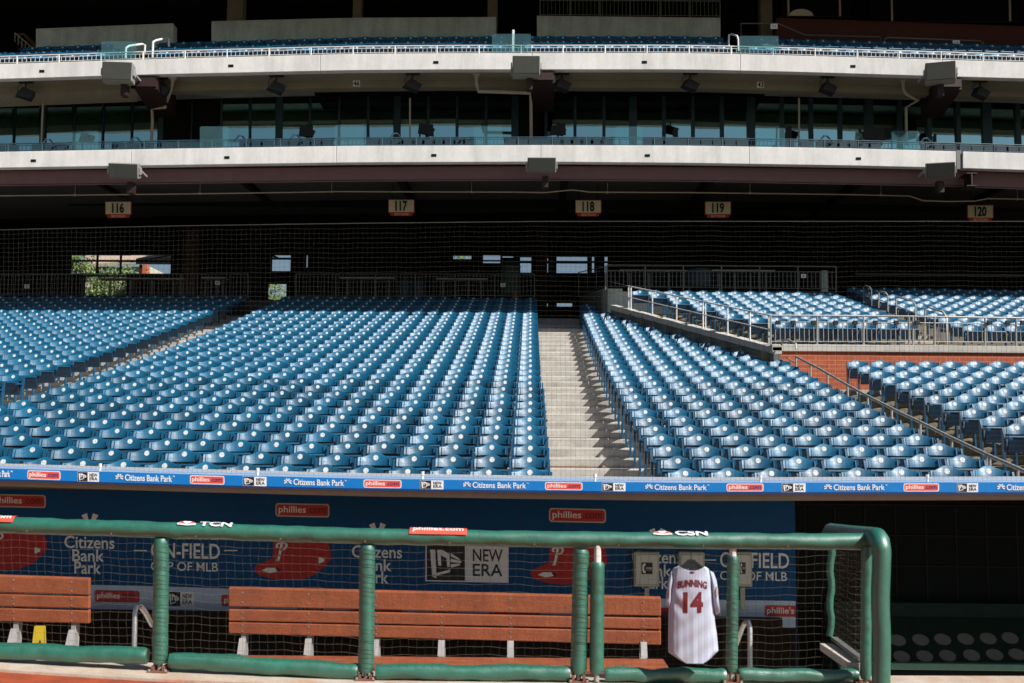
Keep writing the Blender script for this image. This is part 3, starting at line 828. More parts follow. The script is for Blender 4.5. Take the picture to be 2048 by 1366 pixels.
put_text(mb, "BUNNING", lambda u, v, w: jf(388 + 302 * u, 492 - 78 * v + 46 * (u - .47) ** 2 * 2.2 - 12, w), .022, 0, .06)
put_text(mb, "14", lambda u, v, w: jf(444 + 206 * u, 752 - 218 * v, w), .042, 0, .1); mb.build("lettering", "crimson", jr_root)
mb = MB()
for x0, x1, m_ in ((513, 533, 0), (537, 557, 1)): mb.hexa([jf(x, y, 0) for x, y in ((x0, 338), (x1, 338), (x1, 318), (x0, 318))], [jf(x, y, 1) for x, y in ((x0, 338), (x1, 338), (x1, 318), (x0, 318))], m_)
mb.build("league_badge", ["navy", "red"], jr_root)
hg = MB()
hk = [jp(538, 205 - 6), jp(538, 170), jp(534, 140), jp(545, 120), jp(556, 132)]
hg.tube(hk, .003, 6)
hg.loft([[jp(x, y - 12, -.012 + 0.0), jp(x, y + 14, -.012), jp(x, y + 14, .006), jp(x, y - 12, .006)] for x, y in ((350, 318), (430, 285), (480, 246), (500, 222), (538, 214), (576, 222), (600, 246), (650, 285), (715, 318))])
hg.loft([[jp(x, y, -.010), jp(x, 300, -.010), jp(x, 300, .004), jp(x, y, .004)] for x, y in ((440, 292), (485, 240), (505, 216), (538, 210), (571, 216), (592, 240), (640, 292))])
tag(hg.build("clothes_hanger", "blackplastic"), "black clothes hanger holding the pinstriped jersey on the railing", "hanger")

# ================================================================== BENCHES AND DUGOUT FITTINGS
def bench(label, x0, x1, rows, legs, seat_y):
    D = 11.35
    b_ = thing("dugout_bench", label, "bench", P((x0 + x1) / 2, rows[2][3], D) - Vector((0, .3, .8)), "slatted benches inside the dugout")
    for ya0, ya1, yb0, yb1 in rows:
        m = MB(); seg = 14
        m.loft([[P(x0 + (x1 - x0) * i / seg, ya1 + (yb1 - ya1) * i / seg, D), P(x0 + (x1 - x0) * i / seg, ya0 + (yb0 - ya0) * i / seg, D), P(x0 + (x1 - x0) * i / seg, ya0 + (yb0 - ya0) * i / seg, D) + Vector((0, .055, .012)), P(x0 + (x1 - x0) * i / seg, ya1 + (yb1 - ya1) * i / seg, D) + Vector((0, .055, 0))] for i in range(seg + 1)])
        sl_ = m.build("back_slat", "bench", b_, bevel=.008)
        for lx in legs:
            t = (lx - x0) / (x1 - x0); ym = (ya0 + ya1) / 2 + ((yb0 + yb1) / 2 - (ya0 + ya1) / 2) * t
            for dy in (-.26, .26):
                q = P(lx, ym + (ya1 - ya0) * dy, D); MB().tube([q + Vector((0, .002, 0)), q + Vector((0, -.004, 0))], .009, 8).build("bolt", "chrome", sl_)
    for k in range(3):
        m = MB(); yy = 10.62 + k * .21
        a, b2 = P(x0 - 4, seat_y[0], 11.25), P(x1 + 4, seat_y[1], 11.25)
        m.hexa([(a.x, yy, a.z - .04), (b2.x, yy, b2.z - .04), (b2.x, yy + .19, b2.z - .04), (a.x, yy + .19, a.z - .04)], [(a.x, yy, a.z), (b2.x, yy, b2.z), (b2.x, yy + .19, b2.z), (a.x, yy + .19, a.z)])
        m.build("seat_slat", "bench", b_, bevel=.006)
    for lx in legs:
        m = MB(); t = (lx - x0) / (x1 - x0); zt = P(lx, rows[0][0] + (rows[0][2] - rows[0][0]) * t + 4, D).z; xx = P(lx, 1300, D).x; zs = P(lx, seat_y[0] + (seat_y[1] - seat_y[0]) * t, 11.25).z
        m.box(xx - .032, xx + .032, D + .058, D + .10, zs - .05, zt)
        m.box(xx - .032, xx + .032, 10.68, D + .057, zs - .10, zs - .042)
        m.box(xx - .032, xx + .032, 10.95, 11.02, -.95, zs - .102); m.box(xx - .05, xx + .05, 10.7, 11.4, -.949, -.93)
        # triangular strut between seat and backrest
        m.hexa([(xx - .030, D - .002, zs), (xx + .030, D - .002, zs), (xx + .030, D - .09, zs), (xx - .030, D - .09, zs)], [(xx - .030, D - .002, zs + .14), (xx + .030, D - .002, zs + .14), (xx + .030, D - .02, zs + .14), (xx - .030, D - .02, zs + .14)])
        m.hexa([(xx - .022, D + .02, zs + .1), (xx + .022, D + .02, zs + .1), (xx + .022, D + .055, zs + .1), (xx - .022, D + .055, zs + .1)], [(xx - .022, D + .02, zs + .30), (xx + .022, D + .02, zs + .30), (xx + .022, D + .055, zs + .30), (xx - .022, D + .055, zs + .30)])
        m.build("leg", "benchleg", b_)
bench("short visible end of a slatted brown bench with a yellow sign beside its leg", -330, 178, ((1141, 1175, 1158, 1190), (1180, 1205, 1194, 1217), (1208, 1235, 1222, 1247)), (-230, -95, 27, 143), (1282, 1293))
bench("long slatted brown bench running behind the middle railing posts", 457, 1322, ((1176, 1213, 1196, 1232), (1219, 1242, 1237, 1259), (1245, 1267, 1263, 1290)), (485, 617, 752, 883, 1021, 1155, 1287), (1309, 1317))

ws = thing("floor_sign", "yellow plastic wet floor sign standing by the end of the short bench", "sign", P(80, 1290, 11.05))
mb = MB(); zb = -.95
for s_ in (-1, 1):
    q = P(80, 1252, 11.05); x = q.x
    mb.hexa([(x - .075, 11.05 + s_ * .14, zb + .0), (x + .075, 11.05 + s_ * .14, zb), (x + .075, 11.05 + s_ * .125, zb), (x - .075, 11.05 + s_ * .125, zb)], [(x - .045, 11.05 + s_ * .02, q.z), (x + .045, 11.05 + s_ * .02, q.z), (x + .045, 11.05 + s_ * .006, q.z), (x - .045, 11.05 + s_ * .006, q.z)])
mb.build("panel", "yellow", ws)
mb = MB(); f = pbox(72, 1279, 88, 1298, 10.93, 0, .004)
shape(mb, f, [(0, 0), (.14, 0), (.5, .75), (.86, 0), (1, 0), (.5, 1)]); mb.tube([f(.5, .1, 1), f(.5, .5, 1)], .006, 6); mb.build("pictogram", "blackprint", ws)

for lab, pts in (("bent steel step handrail left of the long bench", [(270, 1300), (270, 1225), (273, 1214), (281, 1213), (290, 1224), (304, 1250)]), ("bent steel step handrail right of the hanging jersey", [(1500, 1340), (1500, 1255), (1497, 1245), (1490, 1245), (1484, 1256), (1470, 1295)])):
    dd = (9.0, 9.0, 9.02, 9.1, 9.25, 9.7)
    p = [P(x, y, d) for (x, y), d in zip(pts, dd)]; p[0].z = -.3
    tag(MB().tube(p, .02, 10).build("step_handrail", "chrome", smooth=True), lab, "handrail", "steel handrails of the dugout steps")

for i, (x0, y0, x1, y1, lab) in enumerate(((1268, 1104, 1319, 1174, "grey wall telephone box with a black phone symbol, left of the jersey"), (1358, 1104, 1410, 1174, "grey wall telephone box half hidden behind the hanging jersey"), (1465, 1104, 1505, 1174, "grey wall telephone box half hidden behind a green railing post"))):
    dp = D_WALL - .12
    b_ = thing("telephone_box", lab, "phone box", P((x0 + x1) / 2, y1, dp), "telephone boxes on the dugout wall")
    a, c = P(x0, y0, dp), P(x1, y1, dp)
    mb = MB(); mb.box(a.x, c.x, dp, D_WALL - .003, c.z, a.z); mb.build("cabinet", "phonedark", b_, bevel=.01)
    mb = MB(); mb.box(a.x + .02, c.x - .02, dp - .012, dp - .002, c.z + .03, a.z - .03); mb.build("door", "phone", b_, bevel=.006)
    f = pbox(x0 + 15, y0 + 21, x1 - 14, y0 + 44, dp - .012, .002, .006)
    mb = MB(); shape(mb, f, [(0, 0), (1, 0), (1, 1), (0, 1)]); 
    shape(mb, f, [(.06, .5), (.1, .2), (.2, .08), (.36, .08), (.36, .28), (.24, .3), (.22, .5), (.24, .7), (.36, .72), (.36, .92), (.2, .92), (.1, .8)], 1, 1.05, 1.3)
    put_text(mb, "PHONE", lambda u, v, w: f(.44 + .48 * u, .40 + .2 * v, 1.05 + .2 * w), .01, 1)
    mb.build("phone_symbol", ["blackprint", "white"], b_)
    mb = MB(); mb.bar(P((x0 + x1) / 2, y1 + 1, dp + .06), P((x0 + x1) / 2, y1 + 45, dp + .06), .05, .04); mb.build("conduit", "phonedark", b_)

# rack with pale round holes right of the railing
rk = thing("dugout_rack", "sloping dark green rack with two rows of pale round holes", "rack", P(1960, 1345, 9.7))
r0_, r1_ = P(1700, 1328, 12.55), P(1700, 1235, 13.05)
XE = XR - .1
nrm = Vector((0, r1_.z - r0_.z, -(r1_.y - r0_.y))).normalized() * -1
nrm = Vector((0, -(r1_.z - r0_.z), (r1_.y - r0_.y))).normalized()
x0_ = 3.3
mb = MB(); mb.hexa([(x0_, r0_.y, r0_.z), (XE, r0_.y, r0_.z), (XE, r1_.y, r1_.z), (x0_, r1_.y, r1_.z)], [Vector(p) - nrm * .05 for p in ((x0_, r0_.y, r0_.z), (XE, r0_.y, r0_.z), (XE, r1_.y, r1_.z), (x0_, r1_.y, r1_.z))])
mb.box(x0_, XE, r1_.y + .03, r1_.y + .08, -.95, P(1800, 1205, 13.1).z); mb.build("sloping_top", "greenrack", rk)
mb = MB(); mb.box(x0_, XE, r0_.y - .10, r0_.y - .005, P(1900, 1341, 12.45).z, P(1900, 1327, 12.45).z); mb.build("front_lip", "green", rk, bevel=.01)
mb = MB(); mb.box(x0_, XE, r0_.y - .05, r0_.y - .01, -.95, P(1900, 1342, 12.45).z); mb.build("front_panel", "black", rk)
tdir = (r1_ - r0_).normalized(); tdir.x = 0
for row, (yy0, xs_) in enumerate(((1314, (1803, 1849, 1895, 1943, 1989, 2034, 2080)), (1281, (1795, 1841, 1885, 1931, 1976, 2020, 2064)))):
    for xx in xs_:
        # find the point of the slope under that pixel
        d = FWD + RT * ((xx - 1024) / F) - UP * ((yy0 - (xx - 1800) * .02 - 683) / F)
        t = (r0_ - EYE).dot(nrm) / d.dot(nrm); c = EYE + d * t
        ring = [c + Vector((.088 * math.cos(a), 0, 0)) + tdir * (.08 * math.sin(a)) for a in [2 * math.pi * k / 20 for k in range(20)]]
        mb = MB(); mb.hexa([p + nrm * .001 for p in ring], [p + nrm * .008 for p in ring]); mb.build("hole_insert", "insert", rk)

# ================================================================== PROTECTIVE NET ABOVE THE DUGOUT ROOF
ntp = curve((-60, 462), (0, 460), (350, 452), (700, 447), (1100, 443), (2110, 443))
DN = 11.32
pn = thing("protective_net", "tall fine square safety net strung in front of the seats above the dugout roof", "net", P(1024, 955, DN))
net(lambda u, v: P(-50 + 2150 * u, (f_top(-50 + 2150 * u) - 4) * (1 - v) + ntp(-50 + 2150 * u) * v, DN), 222, 52, .0009, 250, 40, .07, 11).build("netting", "netdark", pn)
mb = MB(); mb.tube([P(x, ntp(x), DN) for x in range(-60, 2120, 30)], .004, 5); mb.build("top_cable", "netdark", pn)
for px in (200, 515, 845, 1190, 1521, 1855):
    p = P(px, f_top(px) - 1, DN); mb = MB(); mb.tube([p, p + Vector((0, 0, .045))], .011, 8); mb.tube([p + Vector((0, 0, .04)), p + Vector((0, 0, .075))], .017, 8); mb.build("cleat", "whitesteel", pn)


# ================================================================== RAILINGS OF THE STANDS
def fence(name, label, px0, px1, ft, fb, D, gap, rpost, rbar, m, post_px=None, mid=None, group=None, post_gap=94):
    """vertical-bar guard rail: posts, two rails and one panel of bars, at distance D (number or function of px)"""
    d = D if callable(D) else (lambda x: D)
    root = thing(name, label, "railing", P((px0 + px1) / 2, fb((px0 + px1) / 2), d((px0 + px1) / 2)), group)
    xs = [px0 + (px1 - px0) * i / 24 for i in range(25)]
    MB().tube([P(x, ft(x), d(x)) for x in xs], rpost, 8).build("top_rail", m, root, smooth=True)
    if mid is not None: MB().tube([P(x, ft(x) + (fb(x) - ft(x)) * mid, d(x)) for x in xs], rbar * 1.4, 6).build("second_rail", m, root)
    MB().tube([P(x, fb(x) - (fb(x) - ft(x)) * .12, d(x)) for x in xs], rbar * 1.3, 6).build("bottom_rail", m, root)
    pp = post_px or [px0 + (px1 - px0) * i / max(1, round((px1 - px0) / post_gap)) for i in range(max(1, round((px1 - px0) / post_gap)) + 1)]
    for x in pp:
        MB().tube([P(x, ft(x), d(x)), P(x, fb(x) + 1.5, d(x))], rpost * 1.1, 8).build("post", m, root)
    mb = MB(); L_ = abs(P(px1, 600, d(px1)).x - P(px0, 600, d(px0)).x); n = int(L_ / gap)
    for i in range(1, n):
        x = px0 + (px1 - px0) * i / n
        a = P(x, ft(x) + (fb(x) - ft(x)) * (mid or 0), d(x)); b = P(x, fb(x) - (fb(x) - ft(x)) * .12, d(x)); b.x = a.x; b.y = a.y
        mb.bar(a, b, rbar * 1.6)
    mb.build("bar_grille", m, root)
    return root

DF = DB + .10
ut = curve((1540, 631), (1800, 632.5), (2048, 636)); ub = curve((1540, 690), (2048, 691))
fr = fence("guard_rail", "grey steel guard rail on the coping of the brick wall, with cup holders", 1541, 2300, ut, ub, DF, .11, .022, .009, "galv", [1541, 1634, 1727, 1818, 1826, 1869, 1970, 2032], .22)
mb = MB()
for px in (1556, 1586, 1627, 1671, 1710, 1750, 1792, 1834, 1979, 2015, 2045):
    c = P(px, 645, DF - .03); mb = MB(); mb.box(c.x - .055, c.x + .055, c.y - .05, c.y + .02, c.z - .05, c.z + .045); mb.build("cup_holder", "blackplastic", fr, bevel=.01)

def parapet_rail():
    root = thing("parapet_handrail", "pale pipe handrail with a middle rail along the sloping parapet", "handrail", (4.5, 30, 5.5))
    def at(px, up):
        best = min((y for y in [26.6 + i * .02 for i in range(450)]), key=lambda y: abs(proj((dwx(y) + .08, y, par(y)))[0] - px))
        return Vector((dwx(best) + .08, best, par(best) + up))
    A, B = at(1258, 0), at(1541, 0)
    for up in (.70, .36): MB().tube([at(x, up) for x in range(1256, 1544, 19)], .020 if up > .5 else .013, 8).build("rail", "whitesteel", root, smooth=True)
    for x in (1257, 1262, 1305, 1353, 1406, 1411, 1455, 1500, 1538): MB().tube([at(x, -.01), at(x, .70)], .021, 8).build("post", "whitesteel", root)
    a = at(1257, .70); c = P(1216, 562, 36.5); MB().tube([a, c], .006, 5).build("wire", "galvdark", root)
    a = at(1257, .36); c = P(1216, 585, 36.5); MB().tube([a, c], .006, 5).build("wire", "galvdark", root)
parapet_rail()

def stair_rail():
    root = thing("stair_handrail", "long sloping steel handrail between the two right-hand seat blocks", "handrail", (6.2, 20, 2.5))
    hp = [(1563, 690, 26.4), (1566, 681, 26.3), (1575, 679, 26.2), (1592, 688, 25.9), (1592.5, 712, 25.85)]
    MB().tube([P(*q) for q in hp[:4]] + [P(1592, 698, 25.85)], .024, 8).build("upper_hoop", "galv", root, smooth=True)
    pts = [P(1592, 713, 25.6), P(1640, 738, 24.0), P(1700, 773, 22.0), P(1735, 792, 21.0), P(1800, 825, 19.4), P(1840, 844, 18.4), P(1900, 874, 17.1), P(1980, 912, 15.7), P(2048, 942, 14.7), P(2130, 984, 13.9)]
    MB().tube(pts, .026, 10).build("rail", "galv", root, smooth=True)
    for px, py, D in ((1592, 712, 25.6), (1621, 729, 24.6), (1655, 747, 23.5), (1695, 770, 22.2), (1735, 792, 21.0), (1783, 817, 19.8), (1840, 844, 18.4), (1903, 877, 17.0), (1972, 908, 15.8), (1979, 912, 15.7), (2035, 936, 14.9)):
        t = P(px, py, D); k = max(0, min(NR - 1, int(round((D - 14.2) / .84))))
        MB().tube([t, Vector((t.x, t.y, ZT[k] + bend(t.x, t.y, ZT[k]) - .05))], .022, 8).build("post", "galv", root)
    MB().tube([P(1572, 715, 26.0), P(1592, 727, 25.6)], .014, 6).build("lower_rail", "galv", root)
stair_rail()

def hoop(pts, label, m="galv"):
    root = thing("aisle_hoop_rail", label, "handrail", P(*pts[-1]), "hoop handrails on the upper right stairs")
    MB().tube([P(*q) for q in pts], .022, 8).build("hoop", m, root, smooth=True)
    a = P(*pts[0]).lerp(P(*pts[1]), .55) ; b = P(*pts[-1]).lerp(P(*pts[-2]), .55)
    MB().tube([a, b], .014, 6).build("middle_rail", m, root)
for pts, lab in (([(1849, 688, 28.9), (1850, 618, 28.9), (1857, 615, 28.7), (1886, 624, 27.4), (1893, 634, 27.3), (1894, 690, 27.3)], "lowest hoop handrail on the upper right stairs, nearest the guard rail"),
                 ([(1792, 630, 31.4), (1792, 596, 31.4), (1797, 594.5, 31.2), (1826, 603, 29.9), (1831, 611, 29.8), (1831, 646, 29.8)], "second hoop handrail up the upper right stairs"),
                 ([(1757, 616, 33.6), (1757.5, 585, 33.6), (1761, 583, 33.4), (1771, 585, 32.6), (1775, 590, 32.5), (1775.5, 623, 32.5)], "third hoop handrail up the upper right stairs"),
                 ([(1727, 606, 35.8), (1727, 574, 35.8), (1731, 571.5, 35.6), (1739, 574, 35.0), (1742.5, 579, 34.9), (1743, 612, 34.9)], "topmost shaded hoop handrail on the upper right stairs")):
    hoop(pts, lab, "galvdark" if "shaded" in lab else "galv")  # the shaded hoop has its shade in the darker steel colour
mb = MB()
for j in range(5):
    mb.box(9.45, 10.45, DU[j] - .3, DU[j] + .1, ZU[j] + .001, ZU[j] + .10)
struct(mb.build("aisle_step", "coping"))

c548, c596 = curve((0, 548), (2048, 548)), curve((0, 596), (2048, 597))
fence("guard_rail", "dark steel guard rail behind the back row of the left block", -40, 496, c548, c596, 41.2, .13, .02, .009, "galvdark", None, None, None, 130)
fence("guard_rail", "dark steel guard rail behind the back row of the middle block", 592, 1069, c548, c596, 41.2, .13, .02, .009, "galvdark", None, None, None, 80)
fence("guard_rail", "grey steel guard rail at the top of the upper right seats", 1214, 1672, curve((1214, 530), (1672, 533)), curve((1214, 579), (1672, 584)), 36.9, .13, .02, .010, "galvdark", None, .22, None, 76)
fence("guard_rail", "dark steel guard rail on the side wall at the head of the stairs", 1157, 1211, curve((1157, 545), (1211, 533)), curve((1157, 592), (1211, 578)), lambda x: 44 - (x - 1160) * .155, .13, .018, .009, "galvdark", None, None, None, 50)
tag(MB().tube([P(1710, 548, 42), P(2100, 551, 42)], .035, 8).build("pipe_rail", "galvdark"), "long dim pipe rail above the back rows at far right", "rail")

# ================================================================== CONCOURSE
DC = 54.0
cw = thing("concourse_wall", "dark concourse back wall pierced by bright openings", "wall", (0, DC, 7))
holes = [(135, 508, 340, 548), (165, 548, 254, 592), (540, 508, 580, 542), (609, 508, 614, 535), (534, 566, 573, 600), (905, 509, 942, 518), (965, 508, 1000, 526), (1004, 510, 1026, 515), (1040, 512, 1062, 545), (1090, 514, 1096, 545), (1113, 511, 1175, 546), (1184, 511, 1189, 545), (1209, 511, 1216, 545), (1086, 605, 1096, 613), (1114, 604.5, 1145, 613), (76, 511, 81, 534), (103, 510, 108, 543)]  # the two lowest holes are added to show bright light bars at the stair head
gxs = sorted({-700, 2750} | {h[0] for h in holes} | {h[2] for h in holes}); gys = sorted({380, 720} | {h[1] for h in holes} | {h[3] for h in holes})
mb = MB(); z_of = lambda py: P(1060, py, DC).z; x_of = lambda px: P(px, 560, DC).x
for i in range(len(gxs) - 1):
    run = None
    for j in range(len(gys)):
        solid = j < len(gys) - 1 and not any(h[0] <= gxs[i] and gxs[i + 1] <= h[2] and h[1] <= gys[j] and gys[j + 1] <= h[3] for h in holes)
        if solid and run is None: run = gys[j]
        if not solid and run is not None:
            xm = (gxs[i] + gxs[i + 1]) / 2; mb.box(x_of(gxs[i]), x_of(gxs[i + 1]), DC, DC + .4, P(xm, gys[j], DC).z, P(xm, run, DC).z); run = None
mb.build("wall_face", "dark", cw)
mb = MB()
for a, b, c, d in ((135, 519, 340, 522), (540, 514.5, 580, 517.5), (1040, 521, 1175, 525), (905, 519, 1000, 521), (1113, 521, 1216, 524), (135, 549, 262, 552)):
    mb.box(x_of(a), x_of(c), DC + .1, DC + .3, P((a + c) / 2, d, DC).z, P((a + c) / 2, b, DC).z)
for px in (190, 237): mb.box(x_of(px) - .03, x_of(px) + .03, DC + .12, DC + .28, P(px, 545, DC).z, P(px, 508, DC).z)
mb.bar(P(541, 510, DC + .2), P(556, 516, DC + .2), .1); mb.bar(P(262, 524, DC + .2), P(340, 511, DC + .2), .05)
mb.build("frame", "black", cw)
ceil_ = thing("concourse_ceiling", "dark ceiling with beams over the concourse under the balcony", "ceiling", (0, 45, 11.4))
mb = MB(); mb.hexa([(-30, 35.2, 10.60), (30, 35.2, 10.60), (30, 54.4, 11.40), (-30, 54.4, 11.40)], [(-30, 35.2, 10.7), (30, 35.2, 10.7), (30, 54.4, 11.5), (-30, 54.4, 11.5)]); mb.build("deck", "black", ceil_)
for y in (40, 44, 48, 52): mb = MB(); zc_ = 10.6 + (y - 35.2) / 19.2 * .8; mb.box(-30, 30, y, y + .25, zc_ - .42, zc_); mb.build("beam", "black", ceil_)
for px in (-100, 180, 480, 800, 1130, 1420, 1720, 2020):
    a, b = P(px, 372, 36), P(px, 372, 52); mb = MB(); mb.hexa([(a.x - .1, 35.3, 10.25), (a.x + .1, 35.3, 10.25), (a.x + .1, 53.9, 11.12), (a.x - .1, 53.9, 11.12)], [(a.x - .1, 35.3, 10.6), (a.x + .1, 35.3, 10.6), (a.x + .1, 53.9, 11.38), (a.x - .1, 53.9, 11.38)]); mb.build("rafter", "black", ceil_)
for px, w_, D, m_, lab in ((381, 24, 47, "browncol", "thick brownish column standing in the dark concourse behind the left block"), (510, 22, 43, "black", "black column beside the head of the left stairs"), (1084, 22, 46, "darkbrown", "dark column at the head of the middle stairs"), (1640, 26, 48, "black", "black column behind the upper right seats")):
    a, b = P(px - w_ / 2, 500, D), P(px + w_ / 2, 500, D); mb = MB(); mb.box(a.x, b.x, D, D + .5, 5.5, 10.95)
    c_ = thing("concourse_column", lab, "column", ((a.x + b.x) / 2, D, 6.5)); mb.build("shaft", m_, c_, bevel=.02); mb = MB(); mb.box(a.x - .1, b.x + .1, D - .1, D + .6, 5.4, ZF + .1); mb.build("base", m_, c_)
def counter(x0, x1, y, D, lab, m="tan"):
    a, b = P(x0, y, D), P(x1, y, D); t = thing("standing_counter", lab, "counter", ((a.x + b.x) / 2, D, ZF))
    mb = MB(); mb.box(a.x, b.x, D, D + .5, a.z - .05, a.z); mb.build("counter_top", m, t)
    for i in range(4):
        x = a.x + (b.x - a.x) * (i + .5) / 4; mb = MB(); mb.box(x - .03, x + .03, D + .2, D + .26, ZF - 1, a.z - .052); mb.build("leg", "galvdark", t)
counter(680, 790, 554, 43, "pale standing counter behind the middle guard rail, left stretch")
counter(872, 975, 556, 43, "pale standing counter beside the green bin in the concourse")
counter(195, 365, 555, 43, "pale standing counter in front of the big bright opening")
counter(402, 450, 554, 43, "short pale standing counter right of the brownish column")
counter(1240, 1400, 539, 39, "pale standing counter behind the upper right guard rail, left stretch", "coping")
counter(1425, 1550, 539, 39, "pale standing counter behind the upper right guard rail, right stretch", "coping")
mb = MB()
for px in (808, 836):
    a = P(px, 590, 42.2); t = thing("round_bin", "dark navy round-topped bin behind the middle guard rail, %s one of the pair" % ("left" if px == 808 else "right"), "bin", a, "navy bins behind the guard rail")
    MB().tube([a + Vector((0, 0, -.3)), a + Vector((0, 0, .45)), a + Vector((0, 0, .60)), a + Vector((0, 0, .68)), a + Vector((0, 0, .70))], [.24, .25, .22, .13, .02], 16).build("body", "barrel", t, smooth=True)
    MB().tube([a + Vector((0, 0, .40)), a + Vector((0, 0, .44))], .262, 16).build("rim", "bluesteel", t)
a, b = P(1398, 574, 37.6), P(1398, 542, 37.6)
t = thing("round_bin", "navy blue barrel standing behind the upper right guard rail", "bin", a)
MB().tube([a, a.lerp(b, .5), b], [.38, .42, .38], 18).build("body", "barrel", t, smooth=True); MB().tube([b, b + Vector((0, 0, .03))], .40, 18).build("rim", "bluesteel", t)
a, b = P(1021, 590, 43.5), P(1021, 520, 43.5)
t = thing("tall_bin", "tall dark green bin with a domed lid near the orange cone", "bin", a)
MB().tube([a, a.lerp(b, .8)], .38, 16).build("body", "bin", t, smooth=True); MB().tube([a.lerp(b, .8), a.lerp(b, .9), b], [.4, .33, .08], 16).build("lid", "bin", t, smooth=True)
a = P(1031, 597, 41.9); t = thing("traffic_cone", "orange traffic cone standing behind the middle guard rail", "cone", a)
MB().tube([a, a + Vector((0, 0, .28))], [.12, .03], 14).build("cone", "cone", t, smooth=True); mb = MB(); mb.box(a.x - .15, a.x + .15, a.y - .15, a.y + .15, a.z - .3, a.z); mb.build("base", "cone", t)
for px, py, D, lab in ((435, 566, 41.0, "small white notice on the guard rail behind the left block"), (1006, 570, 41.0, "small white notice on the guard rail beside the orange cone"), (1607, 552, 36.7, "small white notice on the upper right guard rail"), (54, 573, 41.0, "small pale notice on the far left of the guard rail")):
    f = pbox(px - 5, py - 4, px + 5, py + 4, D, 0, .01); t = thing("notice", lab, "notice", P(px, py, D)); mb = MB(); shape(mb, f, [(0, 0), (1, 0), (1, 1), (0, 1)]); mb.build("plate", "white", t)
    mb = MB(); shape(mb, lambda u, v, w: f(u, v, 1.05 + w * .3), [(.42, .2), (.58, .2), (.58, .8), (.42, .8)]); mb.build("mark", "galvdark", t)
a, b = P(1650, 584, 37.2), P(1650, 541, 37.2); tag(MB().box(a.x - .1, a.x + .1, 37.2, 37.4, a.z, b.z).build("service_post", "grey"), "pale square post at the right end of the upper guard rail", "post")

# outdoors behind the concourse
def tree(lab, px, D, ytop, ybot, wpx, m, n, seed):
    q = random.Random(seed); base = P(px, ybot, D); topz = P(px, ytop, D).z; wid = wpx * D / F
    t = thing("tree", lab, "tree", (base.x, D, 6.4))
    mb = MB(); hgt = topz - 6.4
    mb.tube([(base.x, D, 6.0), (base.x + .1, D, 6.4 + hgt * .4), (base.x, D, 6.4 + hgt * .75)], [.16, .11, .04], 7)
    for k in range(6):
        a = q.uniform(0, 6.28); z = 6.4 + hgt * q.uniform(.25, .6); mb.tube([(base.x, D, z), (base.x + math.cos(a) * wid * .35, D + math.sin(a) * wid * .35, z + hgt * .2)], [.05, .015], 5)
    mb.build("trunk", "bark", t)
    mb = MB(); cl = [(Vector((base.x + q.uniform(-.5, .5) * wid, D + q.uniform(-.5, .5) * wid, 6.5 + hgt * q.uniform(.02, .93))), q.uniform(.35, .75)) for _ in range(26)]
    for _ in range(n):
        c, r = q.choice(cl); p = c + Vector((q.gauss(0, 1), q.gauss(0, 1), q.gauss(0, 1))) * r * .5
        u = Vector((q.gauss(0, 1), q.gauss(0, 1), q.gauss(0, 1))).normalized(); v = u.orthogonal().normalized(); s_ = q.uniform(.06, .12)
        o = len(mb.v); mb.v += [tuple(p - u * s_), tuple(p + v * s_ * .5), tuple(p + u * s_), tuple(p - v * s_ * .5)]; mb.f.append((o, o + 1, o + 2, o + 3)); mb.m.append(0 if q.random() < .6 else 1)
    mb.build("crown", ["leaf", "leaflight"] if m else ["leaflight", "leaf"], t)
tree("leafy tree at the left edge of the big bright opening", 156, 66, 500, 592, 46, 0, 4200, 1)
tree("slim sunlit tree in the middle of the big bright opening", 208, 64, 526, 600, 30, 0, 2200, 2)
tree("small sunlit tree left of the red column outside the concourse", 260, 64, 528, 600, 22, 0, 1600, 3)
tree("broad sunlit bush filling the lower part of the big opening", 210, 62, 550, 604, 95, 0, 6500, 6)
tree("small tree filling the low opening beside the left stairs", 548, 62, 560, 606, 26, 0, 1800, 4)
tree("leafy branch tips in the leftmost of the small central openings", 915, 66, 505, 545, 40, 0, 1800, 5)
ob = thing("outside_canopy", "pale building with a brown roof and red steel columns outside the concourse", "building", P(240, 590, 68))
a, b = P(168, 520, 70), P(300, 560, 70)
mb = MB(); mb.box(a.x, b.x, 70, 76, 6.4, P(200, 533, 70).z); mb.build("wall", "tan", ob)
mb = MB(); c, d = P(165, 536, 69.5), P(292, 526, 69.5); e, f_ = P(175, 505, 73), P(288, 500, 73); mb.hexa([c, d, f_, e], [p + Vector((0, 0, .2)) for p in (c, d, f_, e)]); mb.build("roof", "roofing", ob)
for px in (288,): p = P(px, 500, 69); mb = MB(); mb.box(p.x - .22, p.x + .22, 69, 69.4, 6.4, 13); mb.build("column", "redlead", ob)
for px in (190, 205, 235, 265): p, q_ = P(px - 4, 556, 69.9), P(px + 4, 540, 69.9); mb = MB(); mb.box(p.x, q_.x, 69.9, 69.99, p.z, q_.z); mb.build("window", "winglass", ob)
fc = thing("outside_shelter", "dark open shelter roof outside the big bright opening", "shelter", P(320, 560, 60))
mb = MB(); c = P(272, 517, 60); d = P(352, 529, 60); mb.hexa([(c.x, 60, d.z), (d.x, 60, d.z), (d.x, 62, d.z + .5), (c.x, 62, d.z + .5)], [(c.x, 60, c.z), (d.x, 60, c.z + .1), (d.x, 62, c.z + .6), (c.x, 62, c.z + .5)]); mb.build("roof", "black", fc)
for px in (280, 345): p = P(px, 520, 60); mb = MB(); mb.box(p.x - .06, p.x + .06, 60.1, 60.25, 6.4, d.z); mb.build("post", "oxide", fc)

